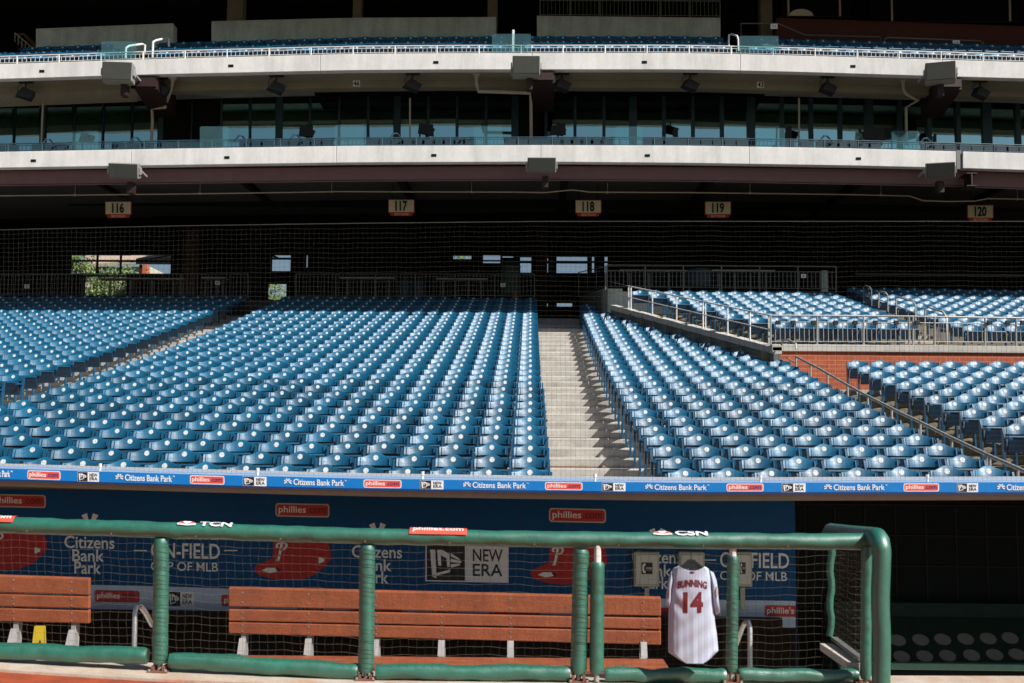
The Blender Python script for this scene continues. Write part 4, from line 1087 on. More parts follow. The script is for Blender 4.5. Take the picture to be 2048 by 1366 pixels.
# ================================================================== SUITE BALCONY
DD = 34.0
b_top = curve((0, 303.5), (350, 297), (700, 291.5), (1080, 290), (1380, 291), (1700, 296.5), (1900, 302), (2048, 306))
b_bot = curve((0, 335.5), (350, 330), (700, 325), (1080, 323.5), (1380, 326), (1700, 331), (1900, 335.6), (2048, 340))
p_top = curve((0, 342), (700, 334), (1080, 332), (1380, 334), (1900, 341), (2048, 347))
p_bot = curve((0, 371), (700, 362), (1080, 360), (1380, 362), (1900, 372), (2048, 378))
def lines(D, *gs):
    return [(lambda x, g=g: P(x, g(x), D)) for g in gs]
def rng(x0, x1, st=60):
    n = max(1, int((x1 - x0) / st)); return [x0 + (x1 - x0) * i / n for i in range(n + 1)]
def panel(x0, x1, ft, fb, D, th, parent, m, name, dy=0):
    mb = MB()
    mb.loft([[P(x, fb(x), D), P(x, ft(x), D), P(x, ft(x), D) + Vector((0, th, 0)), P(x, fb(x), D) + Vector((0, th, 0))] for x in rng(x0, x1)])
    return mb.build(name, m, parent, bevel=.012)
bal = thing("suite_balcony", "long pale concrete suite balcony front above the purple beam", "balcony", P(1024, 330, DD))
for x0, x1 in ((-260, 262.2), (262.8, 672.2), (672.8, 1081.2), (1081.8, 1498.2), (1498.8, 1912), (1926, 2330)):
    fp = panel(x0, x1, b_top, b_bot, DD, .30, bal, "fascia", "fascia_panel")
mb = MB(); mb.loft([[P(x, b_bot(x) - 8, DD + .301), P(x, b_top(x) + 8, DD + .301), P(x, b_top(x) + 8, DD + .301) + Vector((0, 8, 0)), P(x, b_bot(x) - 8, DD + .301) + Vector((0, 8, 0))] for x in rng(-260, 2330)]); mb.build("floor_slab", "floor", bal)
mb = MB(); mb.box(P(1914, 300, DD).x, P(1924, 300, DD).x, DD + .05, DD + .25, P(1918, 337, DD).z, P(1918, 300, DD).z); mb.build("joint_post", "galvdark", bal)
for px in (67, 454, 868, 1295, 1717):
    y = (b_top(px) + b_bot(px)) / 2 + 3; f = pbox(px - 5, y - 2.5, px + 5, y + 2.5, DD, 0, .012); mb = MB(); shape(mb, f, [(0, 0), (1, 0), (1, 1), (0, 1)]); mb.build("drain_slot", "black", bal)
bm_ = thing("steel_beam", "long dull purple steel beam under the suite balcony front", "beam", P(1024, 362, 34.5))
mb = MB(); mb.loft([[P(x, p_bot(x), 34.5), P(x, p_bot(x) - 2, 34.45), P(x, p_top(x), 34.45), P(x, p_top(x) - 3, 34.7), P(x, p_top(x) - 3, 34.8), P(x, p_bot(x), 34.8)] for x in rng(-260, 2330)]); mb.build("web", "purple", bm_)
mb = MB(); mb.loft([[P(x, p_bot(x) + 1.2, 34.40), P(x, p_bot(x) - .6, 34.40), P(x, p_bot(x) - .6, 34.9), P(x, p_bot(x) + 1.2, 34.9)] for x in rng(-260, 2330)]); mb.build("flange", "purple", bm_)
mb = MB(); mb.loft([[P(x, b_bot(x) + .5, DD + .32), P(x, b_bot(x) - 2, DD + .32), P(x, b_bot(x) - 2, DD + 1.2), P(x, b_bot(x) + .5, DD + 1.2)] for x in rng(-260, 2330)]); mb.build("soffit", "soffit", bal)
# suite balcony railing
rt = lambda x: b_top(x) - 15.5
fence("balcony_railing", "dark blue-grey bar railing along the suite balcony", -60, 2300, rt, b_top, DD + .12, .12, .022, .009, "bluesteel", list(range(-52, 2110, 68)), .24)
for px in rng(-40, 2090, 106):
    mb = None
cn = thing("drink_counter", "blue-grey drink counter with seats behind the suite balcony railing", "counter", P(1024, 285, DD + .5))
for x0, x1 in ((-40, 30), (70, 130), (230, 300), (330, 395), (485, 540), (560, 660), (740, 800), (810, 945), (1015, 1075), (1088, 1220), (1290, 1345), (1360, 1490), (1570, 1620), (1640, 1755), (1850, 1905), (1925, 2010), (2020, 2080)):
    mb = MB(); mb.loft([[P(x, b_top(x) - 10, DD + .35), P(x, b_top(x) - 12, DD + .35), P(x, b_top(x) - 12, DD + .8), P(x, b_top(x) - 10, DD + .8)] for x in rng(x0, x1)]); mb.build("counter_top", "counter", cn)
    mb = MB()
    for x in rng(x0 + 6, x1 - 6, 20):
        a = P(x, b_top(x) - 6, DD + 1.0); mb.box(a.x - .2, a.x + .2, a.y, a.y + .08, a.z - .35, a.z + .12)
    mb.build("seat_back", "counter", cn)
GL = ((145, 197, 262), (400, 457, 253), (670, 727, 250), (948, 1005, 252), (1230, 1286, 253), (1510, 1570, 256), (1783, 1838, 262))
for i, (x0, x1, yt) in enumerate(GL):
    f = pbox(x0, yt, x1, b_top((x0 + x1) / 2), DD + .02, 0, .016)
    o = shape(MB(), f, rrect(f, rx=.06, rz=.09)).build("glass_panel", "panelglass")
    nth = ("leftmost", "second from left", "third from left", "middle", "third from right", "second from right", "rightmost")[i]
    tag(o, f"clear blue-tinted safety panel on the suite balcony railing, {nth} of seven", "glass panel", "safety panels on the suite balcony")
for i, px in enumerate((95, 270, 480, 590, 790, 1650, 1850)):
    pts = [(px - 12, b_top(px) - 12, DD + .5), (px - 2, b_top(px) - 24, DD + .5), (px + 4, b_top(px) - 24, DD + .6), (px + 16, b_top(px) - 10, DD + 1.0)]
    tag(MB().tube([P(*q) for q in pts], .03, 8).build("aisle_rail", "bluesteel", smooth=True), "bent dark handrail on the suite balcony, %s from the left" % ("first", "second", "third", "fourth", "fifth", "sixth", "seventh")[i], "handrail", "bent handrails on the suite balcony")

# window wall of the suites
DWN = 37.0
w_t, w_b = (lambda x: b_top(x) - 90), (lambda x: b_top(x) + 2)
sw = thing("glazed_facade", "dark glazed suite front reflecting the pale sky behind the balcony", "window wall", P(1024, 290, DWN))
mull = []; x = -150
pat = 0
while x < 2250:
    wide = (pat % 4 == 0); mull.append((x, 15 if wide else 6)); x += 58 if not wide else 62; pat += 1
for (xa, wa), (xb, wb) in zip(mull, mull[1:]):
    x0, x1 = xa + wa / 2, xb - wb / 2
    if 305 < x0 < 395 or 1010 < x0 < 1060: m_ = "black"
    else: m_ = "winglass"
    tilt = R.uniform(-.015, .015)
    mb = MB(); a = [P(x0, w_b(x0), DWN + .04), P(x1, w_b(x1), DWN + .04), P(x1, w_t(x1), DWN + .04 + tilt), P(x0, w_t(x0), DWN + .04 + tilt)]
    mb.plate(a, (0, .03, 0)); mb.build("window", m_, sw)
mb = MB()
for xa, wa in mull:
    p, q = P(xa - wa / 2, w_b(xa), DWN), P(xa + wa / 2, w_t(xa) - 8, DWN); mb = MB(); mb.box(p.x, q.x, DWN - .06, DWN + .1, p.z, q.z); mb.build("mullion", "bluesteel", sw)
mb = MB(); mb.loft([[P(x, w_t(x) + 1, DWN - .03), P(x, w_t(x) - 24, DWN - .03), P(x, w_t(x) - 24, DWN + .3), P(x, w_t(x) + 1, DWN + .3)] for x in rng(-260, 2330)]); mb.build("head_panel", "black", sw)
mb = MB(); mb.loft([[P(x, w_b(x), DWN + .5), P(x, w_t(x), DWN + .5), P(x, w_t(x), DWN + .6), P(x, w_b(x), DWN + .6)] for x in rng(-260, 2330)]); mb.build("dark_interior", "black", sw)
for i, (x0, y0, x1, y1) in enumerate(((598, 250, 627, 275), (836, 248, 868, 272), (1100, 249, 1132, 272), (1345, 256, 1356, 276), (1570, 253, 1583, 280), (1725, 254, 1770, 282), (1866, 267, 1872, 285))):
    f = pbox(x0, y0, x1, y1, DWN - 1.0, 0, .06, .12 if i % 2 else -.1)
    t = thing("monitor", "black monitor tilted in front of the suite windows, %s from the left" % ("first", "second", "third", "fourth", "fifth", "sixth", "seventh")[i], "monitor", P(x0, y1, DWN - 1), "monitors in front of the suite windows")
    mb = MB(); shape(mb, f, [(.0, .12), (1, 0), (.95, 1), (.08, .9)]); mb.build("screen", "blackplastic", t)
    c = f(.5, .5, 0); mb = MB(); mb.tube([c + Vector((0, .1, 0)), Vector((c.x, c.y + .12, P(x0, b_top(x0), DWN - 1).z))], .03, 6); mb.build("stand", "blackplastic", t)

# ================================================================== UPPER DECK
u_top = curve((0, 128), (300, 118), (700, 107.5), (900, 106), (1380, 105.5), (1600, 111), (1900, 119.5), (2048, 124))
u_bot = curve((0, 158), (300, 149), (700, 140.5), (900, 139), (1380, 139), (1600, 144), (1900, 153), (2048, 157))
DE = 34.0
ud = thing("upper_deck", "pale concrete front edge and soffit of the upper seating deck", "deck", P(1024, 140, DE))
for x0, x1 in ((-260, 203.2), (203.8, 640.2), (640.8, 1064.2), (1064.8, 1480.2), (1480.8, 1884.2), (1884.8, 2330)):
    panel(x0, x1, u_top, u_bot, DE, .28, ud, "fascia", "fascia_panel")
s_b = curve((0, 181), (262, 170), (300, 176), (700, 163), (900, 161), (1380, 162), (1600, 168), (2048, 184))
bm_b = curve((262, 186), (350, 181), (700, 175.5), (900, 173.5), (1380, 175.5), (1600, 182), (1900, 190), (2048, 194))
def soff(x0, x1, D0, D1, g0, g1, name, m):
    mb = MB(); mb.loft([[P(x, g0(x) - .6, D0), P(x, g1(x), D1), P(x, g1(x), D1) + Vector((0, 0, .25)), P(x, g0(x) - .6, D0) + Vector((0, 0, .25))] for x in rng(x0, x1)]); mb.build(name, m, ud)
sb2 = curve((0, 176), (262, 166), (300, 164), (700, 161), (900, 160), (1380, 160), (1600, 165), (2048, 180))
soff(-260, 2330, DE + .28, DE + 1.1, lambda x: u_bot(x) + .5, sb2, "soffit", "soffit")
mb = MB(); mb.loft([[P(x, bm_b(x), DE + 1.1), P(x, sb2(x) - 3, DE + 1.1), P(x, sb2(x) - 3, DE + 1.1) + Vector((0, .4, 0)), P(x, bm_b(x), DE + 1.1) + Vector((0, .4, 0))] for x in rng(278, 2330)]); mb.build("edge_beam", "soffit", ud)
lb1, lb2 = curve((-260, 203), (0, 191), (262, 178)), curve((-260, 226), (0, 214), (262, 204))
mb = MB(); mb.loft([[P(x, lb1(x), DE + 1.0), P(x, sb2(x) - 3, DE + 1.0), P(x, sb2(x) - 3, DE + 1.5), P(x, lb1(x), DE + 1.5)] for x in rng(-260, 262)])
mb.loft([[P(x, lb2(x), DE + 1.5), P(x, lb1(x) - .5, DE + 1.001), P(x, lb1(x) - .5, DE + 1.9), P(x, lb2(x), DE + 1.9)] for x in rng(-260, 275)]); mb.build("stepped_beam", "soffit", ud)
mb = MB(); mb.loft([[P(x, 165, 35.6), P(x, 150, 35.6), P(x, 150, 35.6) + Vector((0, 9, 0)), P(x, 165, 35.6) + Vector((0, 9, 0))] for x in rng(-260, 2330, 300)]); mb.build("underside", "black", ud)
for px in (84, 462, 872, 1289, 1706):
    y = (u_top(px) + u_bot(px)) / 2 + 2; f = pbox(px - 5, y - 2.5, px + 5, y + 2.5, DE, 0, .012); mb = MB(); shape(mb, f, [(0, 0), (1, 0), (1, 1), (0, 1)]); mb.build("drain_slot", "black", ud)
for n_, px in (("46", 713), ("43", 1521)):
    y0 = 161 if n_ == "46" else 163.5
    f = pbox(px - 7, y0, px + 7, y0 + 12, DE + 1.1, .001, .006); o = shape(MB(), f, [(0, 0), (1, 0), (1, 1), (0, 1)]).build("number_plate", "white", ud)
    mb = MB(); put_text(mb, n_, lambda u, v, w: f(.06 + .88 * u, .08 + .84 * v, 1.05 + w * .5), .03); mb.build("lettering", "blackprint", o)

# big loudspeakers on brackets
def loudspeaker(lab, x0, y0, x1, y1, D, yaw, pitch_):
    a, b = P(x0, y0, D), P(x1, y1, D); w_, h_ = b.x - a.x, a.z - b.z; c = (a + b) / 2
    t = thing("loudspeaker", lab, "loudspeaker", (c.x, D, b.z)); rot = Matrix.Rotation(yaw, 3, 'Z') @ Matrix.Rotation(pitch_, 3, 'X')
    def bx(m, q0, q1): 
        pts = [[(x, y, z) for x, y in ((q0[0], q0[1]), (q1[0], q0[1]), (q1[0], q1[1]), (q0[0], q1[1]))] for z in (q0[2], q1[2])]
        m.hexa([c + rot @ Vector(p) for p in pts[0]], [c + rot @ Vector(p) for p in pts[1]])
    m = MB(); bx(m, (-w_ / 2, .03, -h_ / 2), (w_ / 2, .45, h_ / 2)); m.build("cabinet", "speakerbox", t, bevel=.02)
    m = MB(); bx(m, (-w_ / 2 + .015, 0, -h_ / 2 + .015), (w_ / 2 - .015, .028, h_ / 2 - .015)); m.build("grille", "speaker", t, bevel=.012)
    for s_ in (-1, 1):
        m = MB(); bx(m, (s_ * w_ / 2 - .02 + s_ * .03, .1, -.10), (s_ * w_ / 2 + .02 + s_ * .03, .34, .10))
        q0 = c + rot @ Vector((s_ * (w_ / 2 + .03), .3, 0)); m.bar(q0, q0 + Vector((0, .5, -.04)), .05)
        m.build("bracket", "galv", t)
    m = MB(); m.box(c.x + .02, c.x + .20, D + .32, D + .60, b.z - .36, b.z - .02); m.build("junction_box", "oxide", t)
loudspeaker("big grey loudspeaker on the upper deck edge, at the left", 205, 122, 262, 160, 33.2, .10, -.05)
loudspeaker("big grey loudspeaker on the upper deck edge, at the centre", 1025, 110, 1080, 148, 33.2, 0.0, -.05)
loudspeaker("big grey loudspeaker on the upper deck edge, at the right", 1852, 122, 1911, 160, 33.2, -.28, -.05)
loudspeaker("big grey loudspeaker under the suite balcony, at the left", 218, 327, 274, 357, 33.1, .12, .28)
loudspeaker("big grey loudspeaker under the suite balcony, at the centre", 1055, 315, 1112, 345, 33.1, 0.0, .25)
loudspeaker("big grey loudspeaker under the suite balcony, at the right", 1854, 325, 1910, 355, 33.1, -.25, .22)
for px, y0, y1, D, lab in ((290, 152, 205, 34.6, "red-brown steel bracket beam under the left loudspeaker of the upper deck"), (1088, 142, 192, 34.6, "red-brown steel bracket beam under the central loudspeaker of the upper deck"), (1905, 155, 206, 34.6, "red-brown steel bracket beam under the right loudspeaker of the upper deck")):
    a, b = P(px - 22, y0, D - .6), P(px + 22, y1, D - .6); t = thing("bracket_beam", lab, "beam", a, "bracket beams of the upper deck")
    m = MB(); m.hexa([(a.x, D - .5, b.z + .45), (b.x, D - .5, b.z + .45), (b.x, D + 1.3, b.z + .1), (a.x, D + 1.3, b.z + .1)], [(a.x, D - .5, a.z), (b.x, D - .5, a.z), (b.x, D + 1.3, a.z), (a.x, D + 1.3, a.z)]); m.build("beam", "oxide", t)
    m = MB(); m.box(a.x + .05, b.x - .05, D - .62, D - .502, b.z + .5, a.z - .05); m.build("end_plate", "oxide", t)
for px, y0, y1, lab in ((1944, 345, 372, "short red-brown steel beam end hanging right of the lower right loudspeaker"),):
    a, b = P(px - 11, y0, 33.8), P(px + 11, y1, 33.8); m = MB(); m.box(a.x, b.x, 33.8, 34.39, b.z, b.z + .03); m.box(a.x, b.x, 33.8, 34.39, a.z - .03, a.z); m.box((a.x + b.x) / 2 - .02, (a.x + b.x) / 2 + .02, 33.8, 34.39, b.z + .031, a.z - .031); tag(m.build("beam_end", "oxide"), lab, "beam")

# small hanging loudspeakers
for i, px in enumerate((52, 322, 553, 825, 1124, 1380, 1655, 1960)):
    y0 = (u_bot(px) + 9); D = DE + .55; c = P(px, y0, D)
    t = thing("hanging_loudspeaker", "small black loudspeaker hanging from the upper soffit, %s from the left" % ("first", "second", "third", "fourth", "fifth", "sixth", "seventh", "eighth")[i], "loudspeaker", c, "small loudspeakers under the upper soffit")
    m = MB(); m.box(c.x - .22, c.x + .22, D - .03, D + .03, c.z - .02, c.z + .03); m.tube([c, c - Vector((0, 0, .22))], .025, 6); m.build("hanger", "blackplastic", t)
    tl = .35 + R.uniform(-.05, .05); rot = Matrix.Rotation(tl * (1 if px > 200 else .9), 3, 'Y') @ Matrix.Rotation(-.3, 3, 'X') @ Matrix.Rotation(.3, 3, 'Z'); cc = c - Vector((0, 0, .36))
    pr = [(-.21, -.13, -.20), (.21, -.13, -.12), (.25, .12, -.12), (-.25, .12, -.20)], [(-.15, -.13, .14), (.25, -.13, .16), (.25, .12, .16), (-.18, .12, .14)]
    m = MB(); m.hexa([cc + rot @ Vector(p) for p in pr[0]], [cc + rot @ Vector(p) for p in pr[1]]); m.build("cabinet", "blackplastic", t, bevel=.02)
    m = MB(); m.tube([c + Vector((-.12, 0, -.02)), c + Vector((-.24, -.03, -.15)), c + Vector((-.22, -.05, -.3)), cc + Vector((-.1, -.05, 0))], .012, 5); m.build("cable", "blackplastic", t)

# drain pipes
for lab, pts, r in (("cream drain pipe dropping beside the left bracket beam", [(345, 166, 34.6), (342, 180, 34.8), (336, 195, 35.0), (330, 215, 35.2), (304, 217, 35.4), (305, 240, 35.6), (303, 282, 35.6)], .05),
                    ("cream drain pipe running across to the central bracket beam", [(953, 158, 34.7), (953, 168, 34.7), (957, 183, 34.8), (1000, 184, 34.8), (1060, 186, 34.8), (1062, 210, 35.2), (1062, 278, 35.4)], .055),
                    ("dark drain pipe slanting beside the right bracket beam", [(1806, 168, 34.7), (1807, 180, 34.7), (1812, 188, 34.8), (1835, 201, 35.0), (1812, 215, 35.4), (1813, 290, 35.6)], .045)):
    t = thing("drain_pipe", lab, "pipe", P(*pts[-1]), "drain pipes under the upper deck"); MB().tube([P(*q) for q in pts], r, 8).build("pipe", "pipe", t, smooth=True)
    p = P(*pts[0]); MB().tube([p, p + Vector((0, 0, .10)), p + Vector((0, 0, .16))], [r, r * 1.5, r * 3], 10).build("collar", "pipe", t)
for i, (px, D) in enumerate(((86, 35.4), (820, 35.4), (1598, 35.4))):
    a = P(px, 196 + (10 if i == 0 else 0), D); b = P(px - (4 if i == 0 else 0), b_top(px) - 3, D); tag(MB().tube([a, b], .03, 8).build("thin_post", "pipe"), ("thin pale post in front of the suite windows, left of three", "thin pale post in front of the suite windows, middle of three", "thin pale post in front of the suite windows, right of three")[i], "post", "thin posts before the suite windows")

# conduit under the balcony
cd = thing("ceiling_conduit", "long thin pale conduit hung under the balcony ceiling", "conduit", P(1024, 383, 35.5))
MB().tube([P(x, y, 35.5) for x, y in ((-60, 392), (150, 390), (420, 387), (680, 383), (1040, 384), (1090, 385), (1140, 380), (1150, 380), (1180, 384), (1380, 385), (1700, 389), (1820, 392), (1845, 401), (1900, 403), (1950, 402), (1975, 397), (2110, 399))], .022, 6).build("conduit", "pipe", cd, smooth=True)
for px, y in ((150, 390), (400, 387), (663, 383), (943, 384), (1215, 385), (1500, 386), (1762, 390), (2035, 398)):
    p = P(px, y, 35.5); m = MB(); m.tube([p, p + Vector((0, 0, .3))], .008, 5); m.tube([p + Vector((0, -.03, 0)), p + Vector((0, .03, 0))], .04, 8); m.build("clamp", "pipe", cd)

# section signs
for num, px, py in (("116", 237.5, 420), ("117", 803, 416), ("118", 1176.5, 417), ("119", 1435.5, 420), ("120", 1959.5, 427)):
    D = 37.5; t = thing("section_sign", f"hanging cream section sign numbered {num} with a red strip below", "sign", P(px, py + 15, D), "hanging section signs")
    f = pbox(px - 26, py - 16.5, px + 26, py + 10, D, 0, .05); o = shape(MB(), f, [(0, 0), (1, 0), (1, 1), (0, 1)]).build("frame", "red", t)
    m = MB(); shape(m, f, [(.025, .05), (.975, .05), (.975, .95), (.025, .95)], 0, 1.02, 1.2)
    for k in range(1, 17): shape(m, f, [(.03 + .94 * k / 17 - .004, .06), (.03 + .94 * k / 17 + .004, .06), (.03 + .94 * k / 17 + .004, .94), (.03 + .94 * k / 17 - .004, .94)], 1, 1.21, 1.26)
    m.build("number_plate", ["cream", "phonedark"], t)
    m = MB(); put_text(m, num, lambda u, v, w: f(.27 + .46 * u, .12 + .76 * v, 1.28 + w * .2), .035); m.build("number", "blackprint", t)
    g = pbox(px - 23, py + 10, px + 23, py + 16, D, 0, .05); m = MB(); shape(m, g, [(.04, 0), (.96, 0), (1, 1), (0, 1)]); put_text(m, "SECTION", lambda u, v, w: g(.2 + .6 * u, .14 + .72 * v, 1.05 + w * .2), .008, 1); m.build("lower_strip", ["red", "cream"], t)
    m = MB()
    for dx in (-18, 18): p = P(px + dx, py - 16, D + .02); m.tube([p, p + Vector((0, 0, 1.0))], .01, 5)
    m.build("hanger", "black", t)

# upper deck back walls, columns, railing, glass
rt2 = lambda x: u_top(x) - 15
fence("deck_railing", "pale steel bar railing along the front of the upper deck", -60, 2300, rt2, u_top, DE + .14, .13, .018, .0065, "whitesteel", list(range(-50, 2110, 84)), .30)
def backwall(lab, x0, x1, yt, yb, D, m, top2=None):
    t = thing("deck_wall", lab, "wall", P((x0 + x1) / 2, yb, D)); m_ = MB(); m_.loft([[P(x, yb, D), P(x, yt(x), D), P(x, yt(x), D) + Vector((0, .4, 0)), P(x, yb, D) + Vector((0, .4, 0))] for x in rng(x0, x1)]); m_.build("wall_face", m, t)
    m_ = MB(); m_.loft([[P(x, yt(x) + 1, D - .03), P(x, yt(x) - 1.5, D - .03), P(x, yt(x) - 1.5, D + .43), P(x, yt(x) + 1, D + .43)] for x in rng(x0, x1)]); m_.build("cap", m, t); return t
backwall("grey concrete wall at the back of the upper deck, far left", 72, 347, curve((70, 59), (347, 48)), 110, 38.5, "grey")
backwall("long grey concrete wall at the back of the upper deck, left of the centre gap", 423, 992, curve((423, 44), (700, 37), (992, 35.5)), 110, 38.5, "grey")
backwall("grey concrete wall at the back of the upper deck, right of the centre gap", 1074, 1441, curve((1074, 33), (1441, 37)), 110, 38.5, "grey")
bw = backwall("shaded red brick wall at the back of the upper deck, far right", 1553, 2330, curve((1553, 37), (2048, 54)), 135, 38.5, "darkbrick")
dk = thing("press_level_front", "dark press level wall and windows above the upper deck seats", "wall", P(1024, 0, 40))
m = MB(); a, b = P(-400, 120, 44), P(2450, -260, 44); m.box(a.x, b.x, 44, 44.3, a.z, b.z); m.build("wall_face", "black", dk)
for px, w_ in ((470, 33), (714, 18), (985, 20), (1533, 22)):
    a, b = P(px - w_ / 2, 40, 39.2), P(px + w_ / 2, -20, 39.2); m = MB(); m.box(a.x, b.x, 39.2, 39.7, a.z - .6, b.z + 3); m.build("column", "tierc", dk)
m = MB(); m.box(P(1441, 30, 39.5).x, P(1550, 30, 39.5).x, 41, 41.2, 14, 19); m.build("recess", "black", dk)
for x0, x1, y0, y1 in ((1562, 1700, -30, 34), (1740, 2040, -30, 44)):
    m = MB(); f = pbox(x0, y0, x1, y1, 39.0, 0, .05); shape(m, f, [(0, 0), (1, 0), (1, 1), (0, 1)]); m.build("window", "darkglass", dk)
for px in (1577, 1680, 1784, 2020): m = MB(); m.bar(P(px, 32 if px < 1700 else 42, 38.9), P(px - 1, -20, 38.9), .06); m.build("jamb", "pipe", dk)
m = MB(); f = pbox(1578, 17, 1626, 32, 38.85, 0, .03); shape(m, f, [(0, 0), (1, 0)] + [(.5 + .5 * math.cos(rad(a)), .9 * math.sin(rad(a))) for a in range(15, 180, 15)]); m.build("window_reflection", "tan", dk)  # flat tan shape standing for a reflection in the window
fence("guard_rail", "dark bar railing at the top edge of the upper deck wall right of the gap", 1080, 1440, curve((1080, 0), (1440, 2)), curve((1080, 33), (1440, 36)), 38.7, .13, .02, .009, "galvdark", None, None, None, 62)
for x0, x1, y0, y1, lab in ((203, 273, 83, 116, "left"), (984, 1062, 68, 104, "middle"), (1478, 1557, 72, 104, "right")):
    f = pbox(x0, y0, x1, y1, DE + .05, 0, .016); o = shape(MB(), f, rrect(f, rx=.05, rz=.09)).build("glass_panel", "panelglass")
    tag(o, f"clear blue-tinted safety panel on the upper deck railing, {lab} of three", "glass panel", "safety panels on the upper deck")
    if lab == "middle": tag(MB().bar(P(1026, 104, DE + .3), P(1027, 60, DE + .3), .07, .05).build("white_post", "whitesteel"), "white post behind the middle safety panel of the upper deck", "post")
# handrails on the upper deck
hr = []
for lab, pts, r in (("white bent handrail behind the left safety panel of the upper deck", [(251, 116, 34.4), (252, 96, 34.4), (258, 92, 34.6), (284, 88, 35.4), (290, 90, 35.5), (289, 108, 35.5)], .035),
                  ("white bent handrail right of the left safety panel of the upper deck", [(305, 114, 34.6), (306, 84, 34.6), (312, 81, 34.8), (332, 76, 36), (338, 78, 36.2), (338, 104, 36.2)], .035),
                  ("dark handrail stepping down before the far right brick wall", [(1482, 100, 36.5), (1482, 47, 37.6), (1556, 47, 37.6), (1610, 70, 37.4), (1760, 74, 37.0), (1765, 96, 36.8)], .022),
                  ("dark hoop handrail in front of the far right brick wall", [(1769, 96, 36.6), (1770, 78, 37), (1776, 75, 37), (1960, 82, 36.8), (1966, 86, 36.8), (1966, 106, 36.8)], .022),
                  ("white hoop handrail in the gap left of the far right brick wall", [(1457, 100, 35.5), (1458, 70, 35.5), (1464, 68, 35.7), (1474, 72, 35.2), (1476, 78, 35), (1477, 102, 35)], .03)):
    tag(MB().tube([P(*q) for q in pts], r, 8).build("bent_handrail", "galvdark" if "dark" in lab.split()[0] else "whitesteel", smooth=True), lab, "handrail")
for px, py, lab in ((1548, 53, "small white number plate on the handrail left of the brick wall"), (1912, 86, "small white number plate on the hoop handrail before the brick wall")):
    f = pbox(px - 7, py - 5, px + 7, py + 5, 36.6, 0, .02); t = thing("number_plate", lab, "sign", P(px, py, 36.6)); m = MB(); shape(m, f, [(0, 0), (1, 0), (1, 1), (0, 1)]); m.build("plate", "white", t)
    m = MB(); put_text(m, "318" if px > 1600 else "318", lambda u, v, w: f(.2 + .6 * u, .25 + .5 * v, 1.05 + .2 * w), .0); m.build("lettering", "galvdark", t)
sr = thing("far_left_stair", "dim orange-lit stairway far left behind the upper deck", "stairs", P(45, 100, 40))
m = MB()
for k in range(9): a = P(35 + k * 4, 66 + k * 4.5, 40); m.box(a.x, a.x + .25, 40, 41, a.z - .3, a.z)
m.build("flight", "rust", sr); m = MB()  # the orange light on the flight is put into its rust colour, no lamp
for k in range(6): m.bar(P(30 + k * 7, 66 + k * 6, 39.9), P(30 + k * 7, 84 + k * 6, 39.9), .03)
m.bar(P(30, 66, 39.9), P(70, 100, 39.9), .04); m.build("balustrade", "pipe", sr)
# upper slab out of view, added to shade the rear rows
tp = thing("top_deck", "dark unseen slab of a topmost deck, added to shade the upper rows", "deck", (0, 36, 17.9))
m = MB(); m.box(-30, 30, 33.6, 46, 17.9, 18.6); m.build("slab", "black", tp)
# deck terraces
zrow = lambda r: 13.62 + .45 * r
def deck_dz(X): 
    px = 1060 + X / 34.9 * F; return P(px, u_top(px), DE).z - P(1060, u_top(1060), DE).z
for r in range(4):
    pass
m = MB(); n = 60; secs = []
for i in range(n + 1):
    X = -24 + 48 * i / n; dz = deck_dz(X)
    secs.append([(X, DE + .285, zrow(0) + dz - .1), (X, DE + .285, zrow(0) + dz)] + [q for r in range(1, 4) for q in ((X, DE + .5 + .8 * r, zrow(r - 1) + dz), (X, DE + .5 + .8 * r, zrow(r) + dz))] + [(X, 38.4, zrow(3) + dz), (X, 38.4, zrow(0) + dz - .1)])
m.loft(secs); struct(m.build("deck_terrace", "grey"))

